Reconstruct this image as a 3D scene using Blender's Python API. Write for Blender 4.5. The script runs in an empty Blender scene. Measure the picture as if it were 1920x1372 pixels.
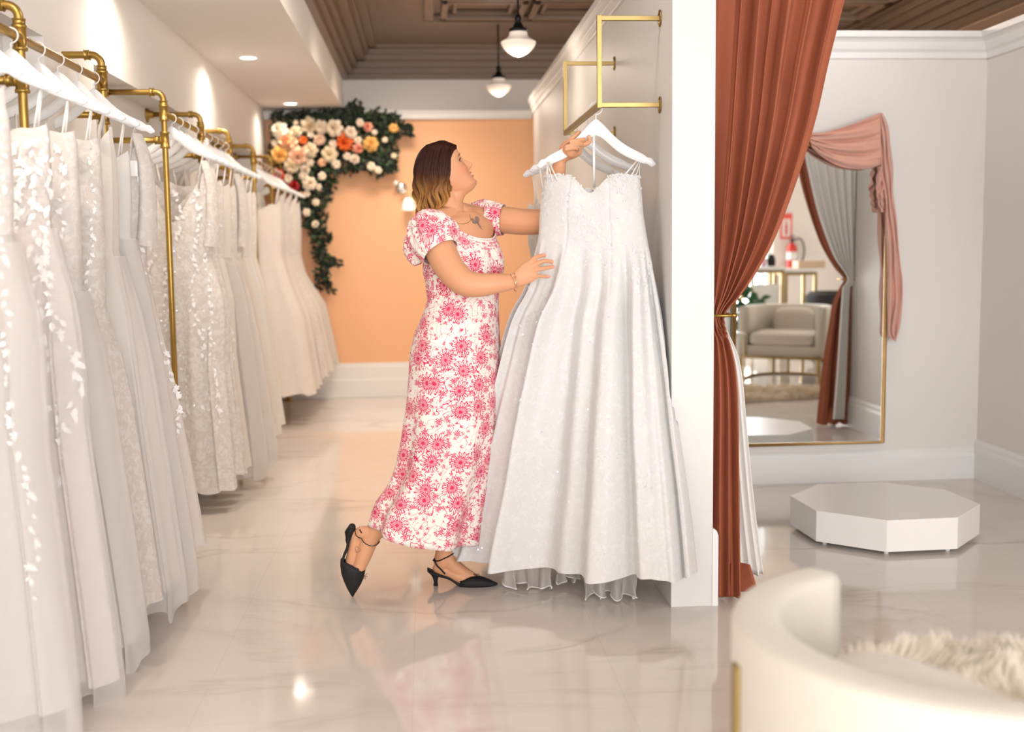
import bpy, math, random
import numpy as np
from mathutils import Vector, Matrix
from mathutils.bvhtree import BVHTree
PI = math.pi
rng = random.Random(7)
S = bpy.context.scene
COL = S.collection

# ------------------------------------------------------------------ camera calibration
W, H = 1920, 1372
FPX, PITCH, YAW, ROLL = 2157.57, .1016, .0736, -.0118
CAM = np.array([0, 0, 1.27])
_cy, _sy, _cp, _sp = math.cos(YAW), math.sin(YAW), math.cos(PITCH), math.sin(PITCH)
FWD = np.array([_sy*_cp, _cy*_cp, -_sp]); _r = np.array([_cy, -_sy, 0]); _u = np.cross(_r, FWD)
RT = _r*math.cos(ROLL)+_u*math.sin(ROLL); UP = _u*math.cos(ROLL)-_r*math.sin(ROLL)

def ray(x, y):
    return RT*(x-W/2)/FPX - UP*(y-H/2)/FPX + FWD

def P(x, y, Y):            # measured point of the photograph at real depth Y
    d = ray(x, y); return CAM + d*(Y/d[1])

def PZ(x, y, Z):
    d = ray(x, y); return CAM + d*((Z-CAM[2])/d[2])

cam_data = bpy.data.cameras.new('camera'); cam = bpy.data.objects.new('camera', cam_data); COL.objects.link(cam)
M = Matrix.Identity(4)
for i in range(3):
    M[i][0] = RT[i]; M[i][1] = UP[i]; M[i][2] = -FWD[i]; M[i][3] = CAM[i]
cam.matrix_world = M
cam_data.sensor_width = 36; cam_data.lens = FPX/W*36; cam_data.clip_start = .05
cam_data.dof.use_dof = True; cam_data.dof.focus_distance = 4.2; cam_data.dof.aperture_fstop = 1.9
S.camera = cam
vs = S.view_settings; vs.view_transform = 'Standard'; vs.look = 'None'; vs.gamma = 1; vs.use_curve_mapping = False

# ------------------------------------------------------------------ mesh helpers
def frame(d, ref=(0, 0, 1)):
    d = np.asarray(d, float); d = d/np.linalg.norm(d)
    r = np.asarray(ref, float)
    if abs(d@r)/np.linalg.norm(r) > .98: r = np.array([1., 0, 0]) if abs(d[0]) < .9 else np.array([0, 1., 0])
    a = np.cross(r, d); a /= np.linalg.norm(a); b = np.cross(d, a)
    return a, b, d

class MB:
    def __init__(self): self.v = []; self.f = []; self.uv = None; self.col = None
    def box(self, lo, hi):
        x0, y0, z0 = lo; x1, y1, z1 = hi; n = len(self.v)
        self.v += [(x0,y0,z0),(x1,y0,z0),(x1,y1,z0),(x0,y1,z0),(x0,y0,z1),(x1,y0,z1),(x1,y1,z1),(x0,y1,z1)]
        self.f += [tuple(n+i for i in q) for q in ((0,3,2,1),(4,5,6,7),(0,1,5,4),(1,2,6,5),(2,3,7,6),(3,0,4,7))]
        return self
    def grid(self, pts, closed_u=False, cap0=False, cap1=False):
        """pts: rows x cols array of points"""
        pts = np.asarray(pts); nr, nc = pts.shape[:2]; n = len(self.v)
        self.v += [tuple(p) for p in pts.reshape(-1, 3)]
        m = nc if closed_u else nc-1
        for i in range(nr-1):
            for j in range(m):
                k = (j+1) % nc
                self.f.append((n+i*nc+j, n+i*nc+k, n+(i+1)*nc+k, n+(i+1)*nc+j))
        if cap0: self.f.append(tuple(n+j for j in reversed(range(nc))))
        if cap1: self.f.append(tuple(n+(nr-1)*nc+j for j in range(nc)))
        return self
    def tube(self, path, rad, n=10, cap=True, rb=None, ref=(0, 0, 1), dome=False, closed=False):
        path = [np.asarray(p, float) for p in path]; k = len(path)
        if np.isscalar(rad): rad = [rad]*k
        rad = list(rad)
        if rb is None: rb = list(rad)
        elif np.isscalar(rb): rb = [rb]*k
        rb = list(rb)
        if dome:
            d0 = path[0]-path[1]; d0 /= np.linalg.norm(d0); d1 = path[-1]-path[-2]; d1 /= np.linalg.norm(d1)
            r0 = min(rad[0], rb[0]); r1 = min(rad[-1], rb[-1]); A = (.35, .7, .93)
            path = [path[0]+d0*r0*s for s in reversed(A)]+path+[path[-1]+d1*r1*s for s in A]
            c = [math.sqrt(1-s*s) for s in A]
            rad = [rad[0]*s for s in reversed(c)]+rad+[rad[-1]*s for s in c]
            rb = [rb[0]*s for s in reversed(c)]+rb+[rb[-1]*s for s in c]; k = len(path)
        rows = []; prev = None
        for i in range(k):
            if closed: t = path[(i+1) % k]-path[i-1]
            else: t = path[min(i+1, k-1)]-path[max(i-1, 0)]
            if np.linalg.norm(t) < 1e-9: t = path[-1]-path[0]
            t = t/np.linalg.norm(t)
            if prev is None: a, b, _ = frame(t, ref)
            else:
                a = prev-t*(prev@t); a /= np.linalg.norm(a); b = np.cross(t, a)
            prev = a
            rows.append([path[i]+a*rad[i]*math.cos(2*PI*j/n)+b*rb[i]*math.sin(2*PI*j/n) for j in range(n)])
        if closed: rows.append(rows[0])
        self.grid(rows, True, cap and not closed, cap and not closed); return self
    def lathe(self, prof, c=(0, 0, 0), n=24, axis=(0, 0, 1), cap=True):
        a, b, d = frame(axis, (1, 0, 0)) if abs(axis[2]) > .9 else frame(axis)
        c = np.asarray(c, float)
        rows = [[c+d*z+a*max(r, 1e-5)*math.cos(2*PI*j/n)+b*max(r, 1e-5)*math.sin(2*PI*j/n) for j in range(n)] for r, z in prof]
        self.grid(rows, True, cap, cap); return self
    def ball(self, c, r, n=16, m=10):
        r = np.broadcast_to(np.asarray(r, float), (3,)); c = np.asarray(c, float)
        rows = []
        for i in range(m+1):
            t = PI*(i+.0)/m; t = min(max(t, .01), PI-.01)
            rows.append([c+r*np.array([math.sin(t)*math.cos(2*PI*j/n), math.sin(t)*math.sin(2*PI*j/n), -math.cos(t)]) for j in range(n)])
        self.grid(rows, True, True, True); return self
    def prism(self, poly, ext):
        """poly: 3D points of a planar outline, ext: extrusion vector"""
        n = len(self.v); k = len(poly); e = np.asarray(ext, float)
        self.v += [tuple(p) for p in poly]+[tuple(np.asarray(p)+e) for p in poly]
        self.f.append(tuple(n+i for i in reversed(range(k)))); self.f.append(tuple(n+k+i for i in range(k)))
        for i in range(k):
            j = (i+1) % k; self.f.append((n+i, n+j, n+k+j, n+k+i))
        return self
    def add(self, verts, faces):
        n = len(self.v); self.v += [tuple(p) for p in verts]; self.f += [tuple(n+i for i in q) for q in faces]; return self
    def build(self, name, mat, parent=None, smooth=True, bevel=0, label=None, solid=0, subsurf=0, fix=False, auto=None, segs=2):
        me = bpy.data.meshes.new(name)
        off = np.array(parent_origin(parent))
        me.from_pydata([tuple(np.asarray(p)-off) for p in self.v], [], self.f); me.update()
        if self.uv is not None:
            uvl = me.uv_layers.new(name='UVMap'); uva = np.asarray(self.uv, float)
            idx = np.empty(len(me.loops), int); me.loops.foreach_get('vertex_index', idx)
            uvl.data.foreach_set('uv', uva[idx].ravel())
        if self.col is not None:
            a = me.color_attributes.new('Col', 'FLOAT_COLOR', 'POINT')
            a.data.foreach_set('color', np.asarray(self.col, float).ravel())
        if fix:
            import bmesh
            bm = bmesh.new(); bm.from_mesh(me); bmesh.ops.recalc_face_normals(bm, faces=bm.faces); bm.to_mesh(me); bm.free()
        o = bpy.data.objects.new(name, me); COL.objects.link(o)
        if parent: o.parent = parent
        if mat: me.materials.append(mat)
        if smooth: me.polygons.foreach_set('use_smooth', [True]*len(me.polygons))
        if solid:
            m = o.modifiers.new('s', 'SOLIDIFY'); m.thickness = solid; m.offset = 0
        if bevel:
            m = o.modifiers.new('b', 'BEVEL'); m.width = bevel; m.segments = segs; m.limit_method = 'ANGLE'; m.angle_limit = .6
            if smooth:
                pass
        if subsurf:
            m = o.modifiers.new('ss', 'SUBSURF'); m.levels = subsurf; m.render_levels = subsurf
        if label: o['label'] = label
        return o

def parent_origin(p):
    v = Vector((0, 0, 0))
    while p: v = v+p.location; p = p.parent
    return v

def empty(name, loc, label, cat, group=None):
    o = bpy.data.objects.new(name, None); COL.objects.link(o); o.location = tuple(float(a) for a in loc)
    o.empty_display_size = .1
    return tag(o, label, cat, group)

def tag(o, label, cat, group=None, kind=None):
    o['label'] = label; o['category'] = cat
    if group: o['group'] = group
    if kind: o['kind'] = kind
    return o

def struct(o): o['kind'] = 'structure'; return o

def copy_tree(o, parent=None):
    c = o.copy(); COL.objects.link(c)
    if parent: c.parent = parent
    for ch in list(o.children): copy_tree(ch, c)
    return c

def lerp(a, b, t): return a+(b-a)*t
def sst(a, b, x):
    t = min(max((x-a)/(b-a), 0), 1); return t*t*(3-2*t)
def spline(pts, n):
    """Catmull-Rom through pts (any dimension), n samples"""
    p = [np.asarray(q, float) for q in pts]; k = len(p)-1; out = []
    for i in range(n):
        t = i/(n-1)*k; j = min(int(t), k-1); u = t-j
        a, b, c, d = p[max(j-1, 0)], p[j], p[j+1], p[min(j+2, k)]
        out.append(.5*((2*b)+(c-a)*u+(2*a-5*b+4*c-d)*u*u+(3*b-3*c+d-a)*u**3))
    return out
def interp(x, xs, ys): return float(np.interp(x, xs, ys))

# ------------------------------------------------------------------ materials
def new_mat(name):
    m = bpy.data.materials.new(name); m.use_nodes = True; nt = m.node_tree
    b = nt.nodes['Principled BSDF']; return m, nt, b
def srgb(r, g, b):
    f = lambda c: (c/255/12.92 if c/255 <= .04045 else ((c/255+.055)/1.055)**2.4)
    return (f(r), f(g), f(b), 1)
def simple(name, col, rough=.5, metal=0, sheen=0, spec=.5, noise=0, nscale=20, bump=0, bscale=60, coat=0, trans=0, emit=None, estr=0, subs=0):
    m, nt, b = new_mat(name)
    b.inputs['Base Color'].default_value = col; b.inputs['Roughness'].default_value = rough; b.inputs['Metallic'].default_value = metal
    b.inputs['Specular IOR Level'].default_value = spec
    if sheen: b.inputs['Sheen Weight'].default_value = sheen
    if coat: b.inputs['Coat Weight'].default_value = coat
    if trans: b.inputs['Transmission Weight'].default_value = trans
    if subs:
        b.inputs['Subsurface Weight'].default_value = subs; b.inputs['Subsurface Radius'].default_value = (.02, .008, .004); b.inputs['Subsurface Scale'].default_value = .5
    if emit: b.inputs['Emission Color'].default_value = emit; b.inputs['Emission Strength'].default_value = estr
    tc = nt.nodes.new('ShaderNodeTexCoord')
    if noise:
        n = nt.nodes.new('ShaderNodeTexNoise'); n.inputs['Scale'].default_value = nscale; n.inputs['Detail'].default_value = 4
        nt.links.new(tc.outputs['Object'], n.inputs['Vector'])
        mx = nt.nodes.new('ShaderNodeMix'); mx.data_type = 'RGBA'
        mx.inputs[6].default_value = tuple(c*(1-noise) for c in col[:3])+(1,); mx.inputs[7].default_value = tuple(min(1, c*(1+noise)) for c in col[:3])+(1,)
        nt.links.new(n.outputs['Fac'], mx.inputs[0]); nt.links.new(mx.outputs[2], b.inputs['Base Color'])
    if bump:
        n = nt.nodes.new('ShaderNodeTexNoise'); n.inputs['Scale'].default_value = bscale; n.inputs['Detail'].default_value = 3
        nt.links.new(tc.outputs['Object'], n.inputs['Vector'])
        bp = nt.nodes.new('ShaderNodeBump'); bp.inputs['Strength'].default_value = bump; bp.inputs['Distance'].default_value = .004
        nt.links.new(n.outputs['Fac'], bp.inputs['Height']); nt.links.new(bp.outputs[0], b.inputs['Normal'])
    return m

class NT:
    """tiny node-maths helper"""
    def __init__(self, nt): self.nt = nt
    def n(self, t, **k):
        x = self.nt.nodes.new(t)
        for a, b in k.items(): setattr(x, a, b)
        return x
    def link(self, a, b): self.nt.links.new(a, b)
    def m(self, op, a, b=None, c=None, clamp=False):
        x = self.n('ShaderNodeMath', operation=op, use_clamp=clamp)
        for i, v in enumerate((a, b, c)):
            if v is None: continue
            if isinstance(v, (int, float)): x.inputs[i].default_value = v
            else: self.link(v, x.inputs[i])
        return x.outputs[0]
    def mix(self, f, a, b):
        x = self.n('ShaderNodeMix', data_type='RGBA')
        for i, v in ((0, f), (6, a), (7, b)):
            if isinstance(v, (int, float)): x.inputs[i].default_value = v
            elif isinstance(v, tuple): x.inputs[i].default_value = v
            else: self.link(v, x.inputs[i])
        return x.outputs[2]

m_wall = simple('warm_white_paint', (.78, .745, .71, 1), .6, noise=.015, nscale=3, bump=.05, bscale=90)
m_white = simple('white_trim_paint', (.83, .82, .81, 1), .42)
m_partition = simple('partition_paint', (.71, .695, .68, 1), .5, bump=.03, bscale=80)
m_ceilL = simple('soffit_paint', (.80, .77, .735, 1), .65)
m_peach = simple('peach_paint', srgb(242, 187, 143), .6, noise=.02, nscale=2)
m_upper = simple('grey_plaster', (.62, .60, .59, 1), .7)
m_tin = simple('taupe_tin_ceiling', srgb(108, 90, 74), .38, noise=.05, nscale=6)
m_gold = simple('brushed_brass', srgb(176, 144, 78), .36, metal=1, noise=.06, nscale=30)
m_gold2 = simple('satin_gold_bar', srgb(166, 142, 92), .42, metal=1, noise=.05, nscale=40)
m_gold_frame = simple('antique_gold_frame', srgb(165, 130, 78), .35, metal=1, noise=.2, nscale=60, bump=.2, bscale=200)
m_hanger = simple('white_lacquer', (.86, .86, .87, 1), .3, coat=.2)
m_black = simple('black_suede', (.006, .006, .007, 1), .7, bump=.1, bscale=300)
m_blackm = simple('black_metal', (.012, .011, .011, 1), .4, metal=.6)
m_velvet = None
m_lining = simple('curtain_lining', (.88, .85, .82, 1), .8, bump=.08, bscale=200)
m_cream = simple('cream_upholstery', srgb(208, 202, 190), .85, sheen=.3, noise=.03, nscale=40, bump=.15, bscale=350)
m_glass_opal = simple('opal_glass', (.80, .74, .68, 1), .2, coat=.5, emit=(1, .82, .66, 1), estr=.25)
m_lamp = simple('lit_downlight', (1, 1, 1, 1), .5, emit=(1, .93, .82, 1), estr=14)
m_lace = None

def velvet():
    m, nt, b = new_mat('rust_velvet'); N = NT(nt)
    lw = N.n('ShaderNodeLayerWeight'); lw.inputs['Blend'].default_value = .35
    tc = N.n('ShaderNodeTexCoord'); no = N.n('ShaderNodeTexNoise'); no.inputs['Scale'].default_value = 9; no.inputs['Detail'].default_value = 5
    mp = N.n('ShaderNodeMapping'); mp.inputs['Scale'].default_value = (1, 1, .35); N.link(tc.outputs['Object'], mp.inputs[0]); N.link(mp.outputs[0], no.inputs['Vector'])
    c = N.mix(no.outputs['Fac'], srgb(140, 78, 56), srgb(176, 106, 80)); N.link(c, b.inputs['Base Color'])
    b.inputs['Roughness'].default_value = .75; b.inputs['Sheen Weight'].default_value = .10; b.inputs['Sheen Roughness'].default_value = .4
    b.inputs['Sheen Tint'].default_value = srgb(235, 150, 110); b.inputs['Specular IOR Level'].default_value = .1
    return m
m_velvet = velvet()

def marble():
    m, nt, b = new_mat('polished_marble_tile'); N = NT(nt)
    tc = N.n('ShaderNodeTexCoord')
    sep = N.n('ShaderNodeSeparateXYZ'); N.link(tc.outputs['Object'], sep.inputs[0])
    # veins
    n1 = N.n('ShaderNodeTexNoise'); n1.inputs['Scale'].default_value = .8; n1.inputs['Detail'].default_value = 7; n1.inputs['Roughness'].default_value = .55; n1.inputs['Distortion'].default_value = .5
    mp = N.n('ShaderNodeMapping'); mp.inputs['Rotation'].default_value = (0, 0, .6); mp.inputs['Scale'].default_value = (.75, 1.9, 1)
    N.link(tc.outputs['Object'], mp.inputs[0]); N.link(mp.outputs[0], n1.inputs['Vector'])
    v = N.m('ABSOLUTE', N.m('SUBTRACT', n1.outputs['Fac'], .5))
    vein = N.m('POWER', N.m('SUBTRACT', 1, N.m('MULTIPLY', v, 22), clamp=True), 2.2)
    n2 = N.n('ShaderNodeTexNoise'); n2.inputs['Scale'].default_value = 1.6; n2.inputs['Detail'].default_value = 3
    N.link(tc.outputs['Object'], n2.inputs['Vector'])
    gate = N.m('MULTIPLY', N.m('SUBTRACT', n2.outputs['Fac'], .42, clamp=True), 4.5, clamp=True)
    n3 = N.n('ShaderNodeTexNoise'); n3.inputs['Scale'].default_value = 1.1; n3.inputs['Detail'].default_value = 5
    N.link(mp.outputs[0], n3.inputs['Vector'])
    base = N.mix(n3.outputs['Fac'], (.64, .58, .53, 1), (.76, .71, .665, 1))
    c = N.mix(N.m('MULTIPLY', N.m('MULTIPLY', vein, gate), .62), base, (.46, .40, .34, 1))
    # joints every 0.6 x 1.2
    jx = N.m('ABSOLUTE', N.m('SUBTRACT', N.m('FRACT', N.m('DIVIDE', N.m('ADD', sep.outputs[0], 10.26), .6)), .5))
    jy = N.m('ABSOLUTE', N.m('SUBTRACT', N.m('FRACT', N.m('DIVIDE', N.m('ADD', sep.outputs[1], 10.15), 1.2)), .5))
    j = N.m('MAXIMUM', N.m('GREATER_THAN', jx, .4975), N.m('GREATER_THAN', jy, .4988))
    c = N.mix(N.m('MULTIPLY', j, .35), c, (.52, .48, .44, 1))
    N.link(c, b.inputs['Base Color'])
    b.inputs['Roughness'].default_value = .07; b.inputs['Specular IOR Level'].default_value = .6
    n4 = N.n('ShaderNodeTexNoise'); n4.inputs['Scale'].default_value = 2.5; N.link(tc.outputs['Object'], n4.inputs['Vector'])
    bp = N.n('ShaderNodeBump'); bp.inputs['Strength'].default_value = .03; bp.inputs['Distance'].default_value = .02; N.link(n4.outputs['Fac'], bp.inputs['Height']); N.link(bp.outputs[0], b.inputs['Normal'])
    return m
m_marble = marble()

def fabric(name, base, lace, thr=.5, scale=55, sparkle=.0, alpha=1, trans=.25, rough=.75):
    """bridal fabric: lace pattern as colour + relief, optional sequins and sheerness"""
    m, nt, b = new_mat(name); N = NT(nt)
    tc = N.n('ShaderNodeTexCoord')
    no = N.n('ShaderNodeTexNoise'); no.inputs['Scale'].default_value = scale*.35; no.inputs['Detail'].default_value = 4; no.inputs['Distortion'].default_value = 1.2
    N.link(tc.outputs['Object'], no.inputs['Vector'])
    vo = N.n('ShaderNodeTexVoronoi', feature='DISTANCE_TO_EDGE'); vo.inputs['Scale'].default_value = scale; N.link(tc.outputs['Object'], vo.inputs['Vector'])
    blob = N.m('MULTIPLY', N.m('SUBTRACT', no.outputs['Fac'], thr), 14, clamp=True)
    edge = N.m('LESS_THAN', vo.outputs['Distance'], .09)
    pat = N.m('MAXIMUM', blob, N.m('MULTIPLY', edge, .25))
    c = N.mix(pat, base, lace); N.link(c, b.inputs['Base Color'])
    b.inputs['Roughness'].default_value = rough; b.inputs['Sheen Weight'].default_value = .25; b.inputs['Specular IOR Level'].default_value = .3
    bp = N.n('ShaderNodeBump'); bp.inputs['Strength'].default_value = .35; bp.inputs['Distance'].default_value = .003
    N.link(pat, bp.inputs['Height']); N.link(bp.outputs[0], b.inputs['Normal'])
    out = nt.nodes['Material Output']; sh = b.outputs[0]
    if sparkle:
        v2 = N.n('ShaderNodeTexVoronoi'); v2.inputs['Scale'].default_value = 70; N.link(tc.outputs['Object'], v2.inputs['Vector'])
        rnd = N.n('ShaderNodeSeparateColor'); N.link(v2.outputs['Color'], rnd.inputs[0])
        sp = N.m('MULTIPLY', N.m('LESS_THAN', v2.outputs['Distance'], .22), N.m('GREATER_THAN', rnd.outputs[0], 1-sparkle))
        g = N.n('ShaderNodeBsdfGlossy'); g.inputs['Roughness'].default_value = .28; g.inputs['Color'].default_value = (1, 1, 1, 1)
        g2 = N.n('ShaderNodeNormalMap')
        nv = N.n('ShaderNodeVectorMath', operation='SUBTRACT'); nv.inputs[1].default_value = (.5, .75, .3); N.link(v2.outputs['Color'], nv.inputs[0])
        geo = N.n('ShaderNodeNewGeometry'); na = N.n('ShaderNodeVectorMath', operation='MULTIPLY_ADD'); na.inputs[1].default_value = (.7, .7, .7)
        N.link(nv.outputs[0], na.inputs[0]); N.link(geo.outputs['Normal'], na.inputs[2])
        nn = N.n('ShaderNodeVectorMath', operation='NORMALIZE'); N.link(na.outputs[0], nn.inputs[0]); N.link(nn.outputs[0], g.inputs['Normal'])
        mx = N.n('ShaderNodeMixShader'); N.link(N.m('MULTIPLY', sp, .55), mx.inputs[0]); N.link(sh, mx.inputs[1]); N.link(g.outputs[0], mx.inputs[2]); sh = mx.outputs[0]
    if trans:
        t = N.n('ShaderNodeBsdfTranslucent'); N.link(c, t.inputs['Color'])
        mx = N.n('ShaderNodeMixShader'); mx.inputs[0].default_value = trans; N.link(sh, mx.inputs[1]); N.link(t.outputs[0], mx.inputs[2]); sh = mx.outputs[0]
    if alpha < 1:
        t = N.n('ShaderNodeBsdfTransparent')
        mx = N.n('ShaderNodeMixShader')
        a = N.m('MAXIMUM', N.m('MULTIPLY', blob, .3), alpha); N.link(a, mx.inputs[0])
        N.link(t.outputs[0], mx.inputs[1]); N.link(sh, mx.inputs[2]); sh = mx.outputs[0]
    N.link(sh, out.inputs['Surface']); return m

f_ivory = fabric('ivory_satin', (.80, .745, .69, 1), (.83, .79, .745, 1), .6, 60)
f_white = fabric('white_crepe', (.81, .775, .75, 1), (.83, .80, .785, 1), .6, 80)
f_champ = fabric('champagne_underlayer', (.77, .69, .62, 1), (.81, .75, .69, 1), .6, 70)
f_blush = fabric('blush_underlayer', (.77, .69, .665, 1), (.81, .755, .735, 1), .52, 60)
f_lace = fabric('ivory_lace', (.765, .71, .67, 1), (.84, .80, .77, 1), .48, 95, sparkle=.04)
f_beaded = fabric('beaded_lace', (.75, .69, .64, 1), (.84, .80, .76, 1), .47, 105, sparkle=.12)
f_hero = fabric('sequinned_ivory_lace', (.765, .755, .745, 1), (.80, .795, .79, 1), .5, 120, sparkle=.07, trans=.12)
f_tulle = fabric('sheer_white_tulle', (.86, .82, .80, 1), (.88, .85, .83, 1), .7, 120, alpha=.42, trans=.3)
f_tulle2 = fabric('soft_ivory_tulle', (.80, .76, .73, 1), (.84, .81, .78, 1), .66, 60, alpha=.62, trans=.3)
f_appl = simple('white_lace_applique', (.88, .86, .85, 1), .6, sheen=.2, bump=.3, bscale=400)
f_strap = simple('satin_strap', (.86, .82, .78, 1), .4)
m_tag = simple('white_card_tag', (.88, .88, .88, 1), .5)
# ------------------------------------------------------------------ the setting
EY = 10.0          # end wall
XL = -1.40         # left wall
BY = 5.97          # fitting room back wall
FY = -2.4          # street side
XR = 5.4
PX0, PX1, PY0, PY1, PZT = .843, .992, 3.915, 8.9, 2.41

def sbox(name, lo, hi, mat, bevel=0, smooth=False):
    return struct(MB().box(lo, hi).build(name, mat, smooth=smooth, bevel=bevel))

sbox('floor', (XL-.3, FY-.3, -.12), (XR+.3, EY+.2, 0), m_marble)
# left wall: upper face proud, recessed panels between pilasters
RX = -1.47
w = MB()
w.box((XL-.25, FY, 0), (RX, EY, 2.46))
w.box((RX, FY, 2.035), (XL+.07, EY, 2.46))
w.build('wall_left', m_wall, smooth=False); struct(bpy.data.objects['wall_left'])
n = 0
for y0, y1 in ((-2.3, -1.9), (.2, .75), (2.1, 2.6), (4.27, 4.89), (6.74, 7.36), (9.2, 9.75)):
    n += 1; sbox('trim_%d' % n, (RX-.02, y0, 0), (XL+.07, y1, 2.035), m_wall)
sbox('baseboard_left', (RX-.01, FY, 0), (RX+.018, EY, .2), m_white, .004)
# soffit above the racks
sbox('trim_7', (XL-.25, FY, 2.457), (-.667, EY, 3.2), m_ceilL)
# end wall: lower peach field, grey plaster above, white rail between
w = MB(); w.box((XL-.25, EY, 0), (XR+.25, EY+.2, 2.40)); struct(w.build('wall_back', m_peach, smooth=False))
sbox('wall_back_upper', (XL-.25, EY-.004, 2.40), (XR+.25, EY+.2, 3.2), m_upper)
t = MB(); t.box((XL+.05, EY-.05, 2.372), (.93, EY, 2.437)); t.box((XL+.05, EY-.065, 2.425), (.93, EY, 2.445))
struct(t.build('trim_8', m_white, smooth=False, bevel=.004))
t = MB(); t.box((RX, EY-.022, 0), (1.2, EY, .275)); t.box((RX, EY-.016, .27), (1.2, EY, .30)); t.box((RX, EY-.034, 0), (1.2, EY, .16))
struct(t.build('baseboard_back', m_white, smooth=False, bevel=.005))
# right and street walls
sbox('wall_right', (XR, FY-.2, 0), (XR+.2, EY, 3.2), m_wall)
w = MB()
for lo, hi in (((XL-.25, FY-.2, 0), (-1.1, FY, 3.2)), ((4.35, FY-.2, 0), (XR, FY, 3.2)), ((-1.1, FY-.2, 2.75), (4.35, FY, 3.2)), ((-1.1, FY-.2, 0), (4.35, FY, .22))):
    w.box(lo, hi)
struct(w.build('wall_front', m_wall, smooth=False))
# shop window: frame and panes
w = MB()
for x in (-1.1, .25, 1.6, 2.95, 4.29): w.box((x, FY-.14, .22), (x+.06, FY-.06, 2.75))
w.box((-1.1, FY-.14, .22), (4.35, FY-.06, .28)); w.box((-1.1, FY-.14, 2.69), (4.35, FY-.06, 2.75))
win = struct(w.build('window_1', m_white, smooth=False))
gm, gnt, gb = new_mat('clear_glass'); Ng = NT(gnt)
gt = Ng.n('ShaderNodeBsdfTransparent'); gg = Ng.n('ShaderNodeBsdfGlossy'); gg.inputs['Roughness'].default_value = 0
gx = Ng.n('ShaderNodeMixShader'); gx.inputs[0].default_value = .06; Ng.link(gt.outputs[0], gx.inputs[1]); Ng.link(gg.outputs[0], gx.inputs[2]); Ng.link(gx.outputs[0], gnt.nodes['Material Output'].inputs[0])
MB().box((-1.05, FY-.104, .27), (4.3, FY-.098, 2.7)).build('pane', gm, win, smooth=False)
# ceiling: painted tin, crown, coffered field
CZ = 2.95
c = MB(); c.box((-.70, FY-.2, CZ), (3.62, EY+.1, 3.2))
def rail(lo, hi): c.box(lo, hi)
# crown along the end wall, stepped
for k, (d, z0) in enumerate(((.05, 2.705), (.09, 2.745), (.13, 2.79), (.20, 2.84), (.235, 2.885), (.30, 2.925))):
    c.box((-.68, EY-d, z0), (3.62, EY, CZ+.01))
    c.box((-.68, FY, z0), (-.667+d, EY, CZ+.01))
    c.box((3.60-d, FY, z0), (3.62, EY, CZ+.01))
# raised border round the coffer field
X0f = .02; Y1f = EY-1.35
c.box((X0f, FY, CZ-.035), (X0f+.07, Y1f, CZ)); c.box((X0f, Y1f-.09, CZ-.045), (3.2, Y1f, CZ)); c.box((X0f, Y1f-.17, CZ-.025), (3.2, Y1f-.09, CZ))
px = .62; py = .62
i = 0
x = X0f+.10
while x < 3.2:
    y = Y1f-.2-py
    while y > 3.2:
        # each coffer: two nested frames
        for ins, dz, wd in ((.02, .055, .045), (.10, .03, .03)):
            a0, a1, b0, b1 = x+ins, x+px-ins, y+ins, y+py-ins
            c.box((a0, b0, CZ-dz), (a1, b0+wd, CZ)); c.box((a0, b1-wd, CZ-dz), (a1, b1, CZ))
            c.box((a0, b0, CZ-dz), (a0+wd, b1, CZ)); c.box((a1-wd, b0, CZ-dz), (a1, b1, CZ))
        y -= py
    x += px
struct(c.build('ceiling', m_tin, smooth=False, bevel=.006))
sbox('trim_9', (3.62, FY, 2.70), (XR, EY, 3.2), simple('tan_bulkhead', srgb(190, 165, 140), .7))

# partition with the clothes rail
w = MB(); w.box((PX0, PY0, 0), (PX1, PY1, PZT)); struct(w.build('wall_partition', m_partition, smooth=False, bevel=.002))
t = MB()
for d, z0 in ((.012, 2.29), (.022, 2.33), (.036, 2.375)): t.box((PX0-d, PY0+.12, z0), (PX0, PY1+d, PZT+.004)); t.box((PX0, PY1, z0), (PX1, PY1+d, PZT+.004))
struct(t.build('trim_10', m_white, smooth=False, bevel=.003))
t = MB()
t.box((PX0-.001, PY0-.016, 0), (PX1-.028, PY0, .002)); t.v.clear(); t.f.clear()
# skirting return on the fitting room side, rounded top
pr = [(PX1-.002, 0), (PX1+.020, 0), (PX1+.020, .255), (PX1+.014, .272), (PX1+.004, .28), (PX1-.002, .28)]
t.prism([(x, PY0-.004, z) for x, z in pr], (0, 2.05, 0))
struct(t.build('baseboard_partition', m_white, smooth=False, bevel=.002))
# fitting room back and side walls
sbox('wall_fitting_back', (PX1, BY, 0), (3.08, BY+.12, 2.36), m_wall)
FXR = 2.965
sbox('wall_fitting_side', (FXR, 3.78, 0), (FXR+.12, BY+.12, 2.36), m_wall)
def crownprof(s):   # projection, height below top
    return [(0, -.13), (.012, -.13), (.016, -.10), (.03, -.085), (.045, -.05), (.06, -.035), (.075, -.03), (.075, 0), (0, 0)]
t = MB(); t.prism([(PX1, BY-p, 2.362+z) for p, z in crownprof(0)], (FXR-PX1, 0, 0)); struct(t.build('trim_11', m_white, smooth=False, fix=True))
t = MB(); t.prism([(FXR-p, 3.78, 2.362+z) for p, z in crownprof(0)], (0, BY-3.78, 0)); struct(t.build('trim_12', m_white, smooth=False, fix=True))
bp = [(0, 0), (.02, 0), (.02, .125), (.014, .14), (.014, .155), (.006, .168), (0, .168)]
t = MB(); t.prism([(PX1+.02, BY-p, z) for p, z in bp], (FXR-PX1-.02, 0, 0)); struct(t.build('baseboard_fitting_back', m_white, smooth=False, fix=True))
t = MB(); t.prism([(FXR-p, 3.78, z*1.25) for p, z in bp], (0, BY-3.78, 0)); struct(t.build('baseboard_fitting_side', m_white, smooth=False, fix=True))

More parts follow.
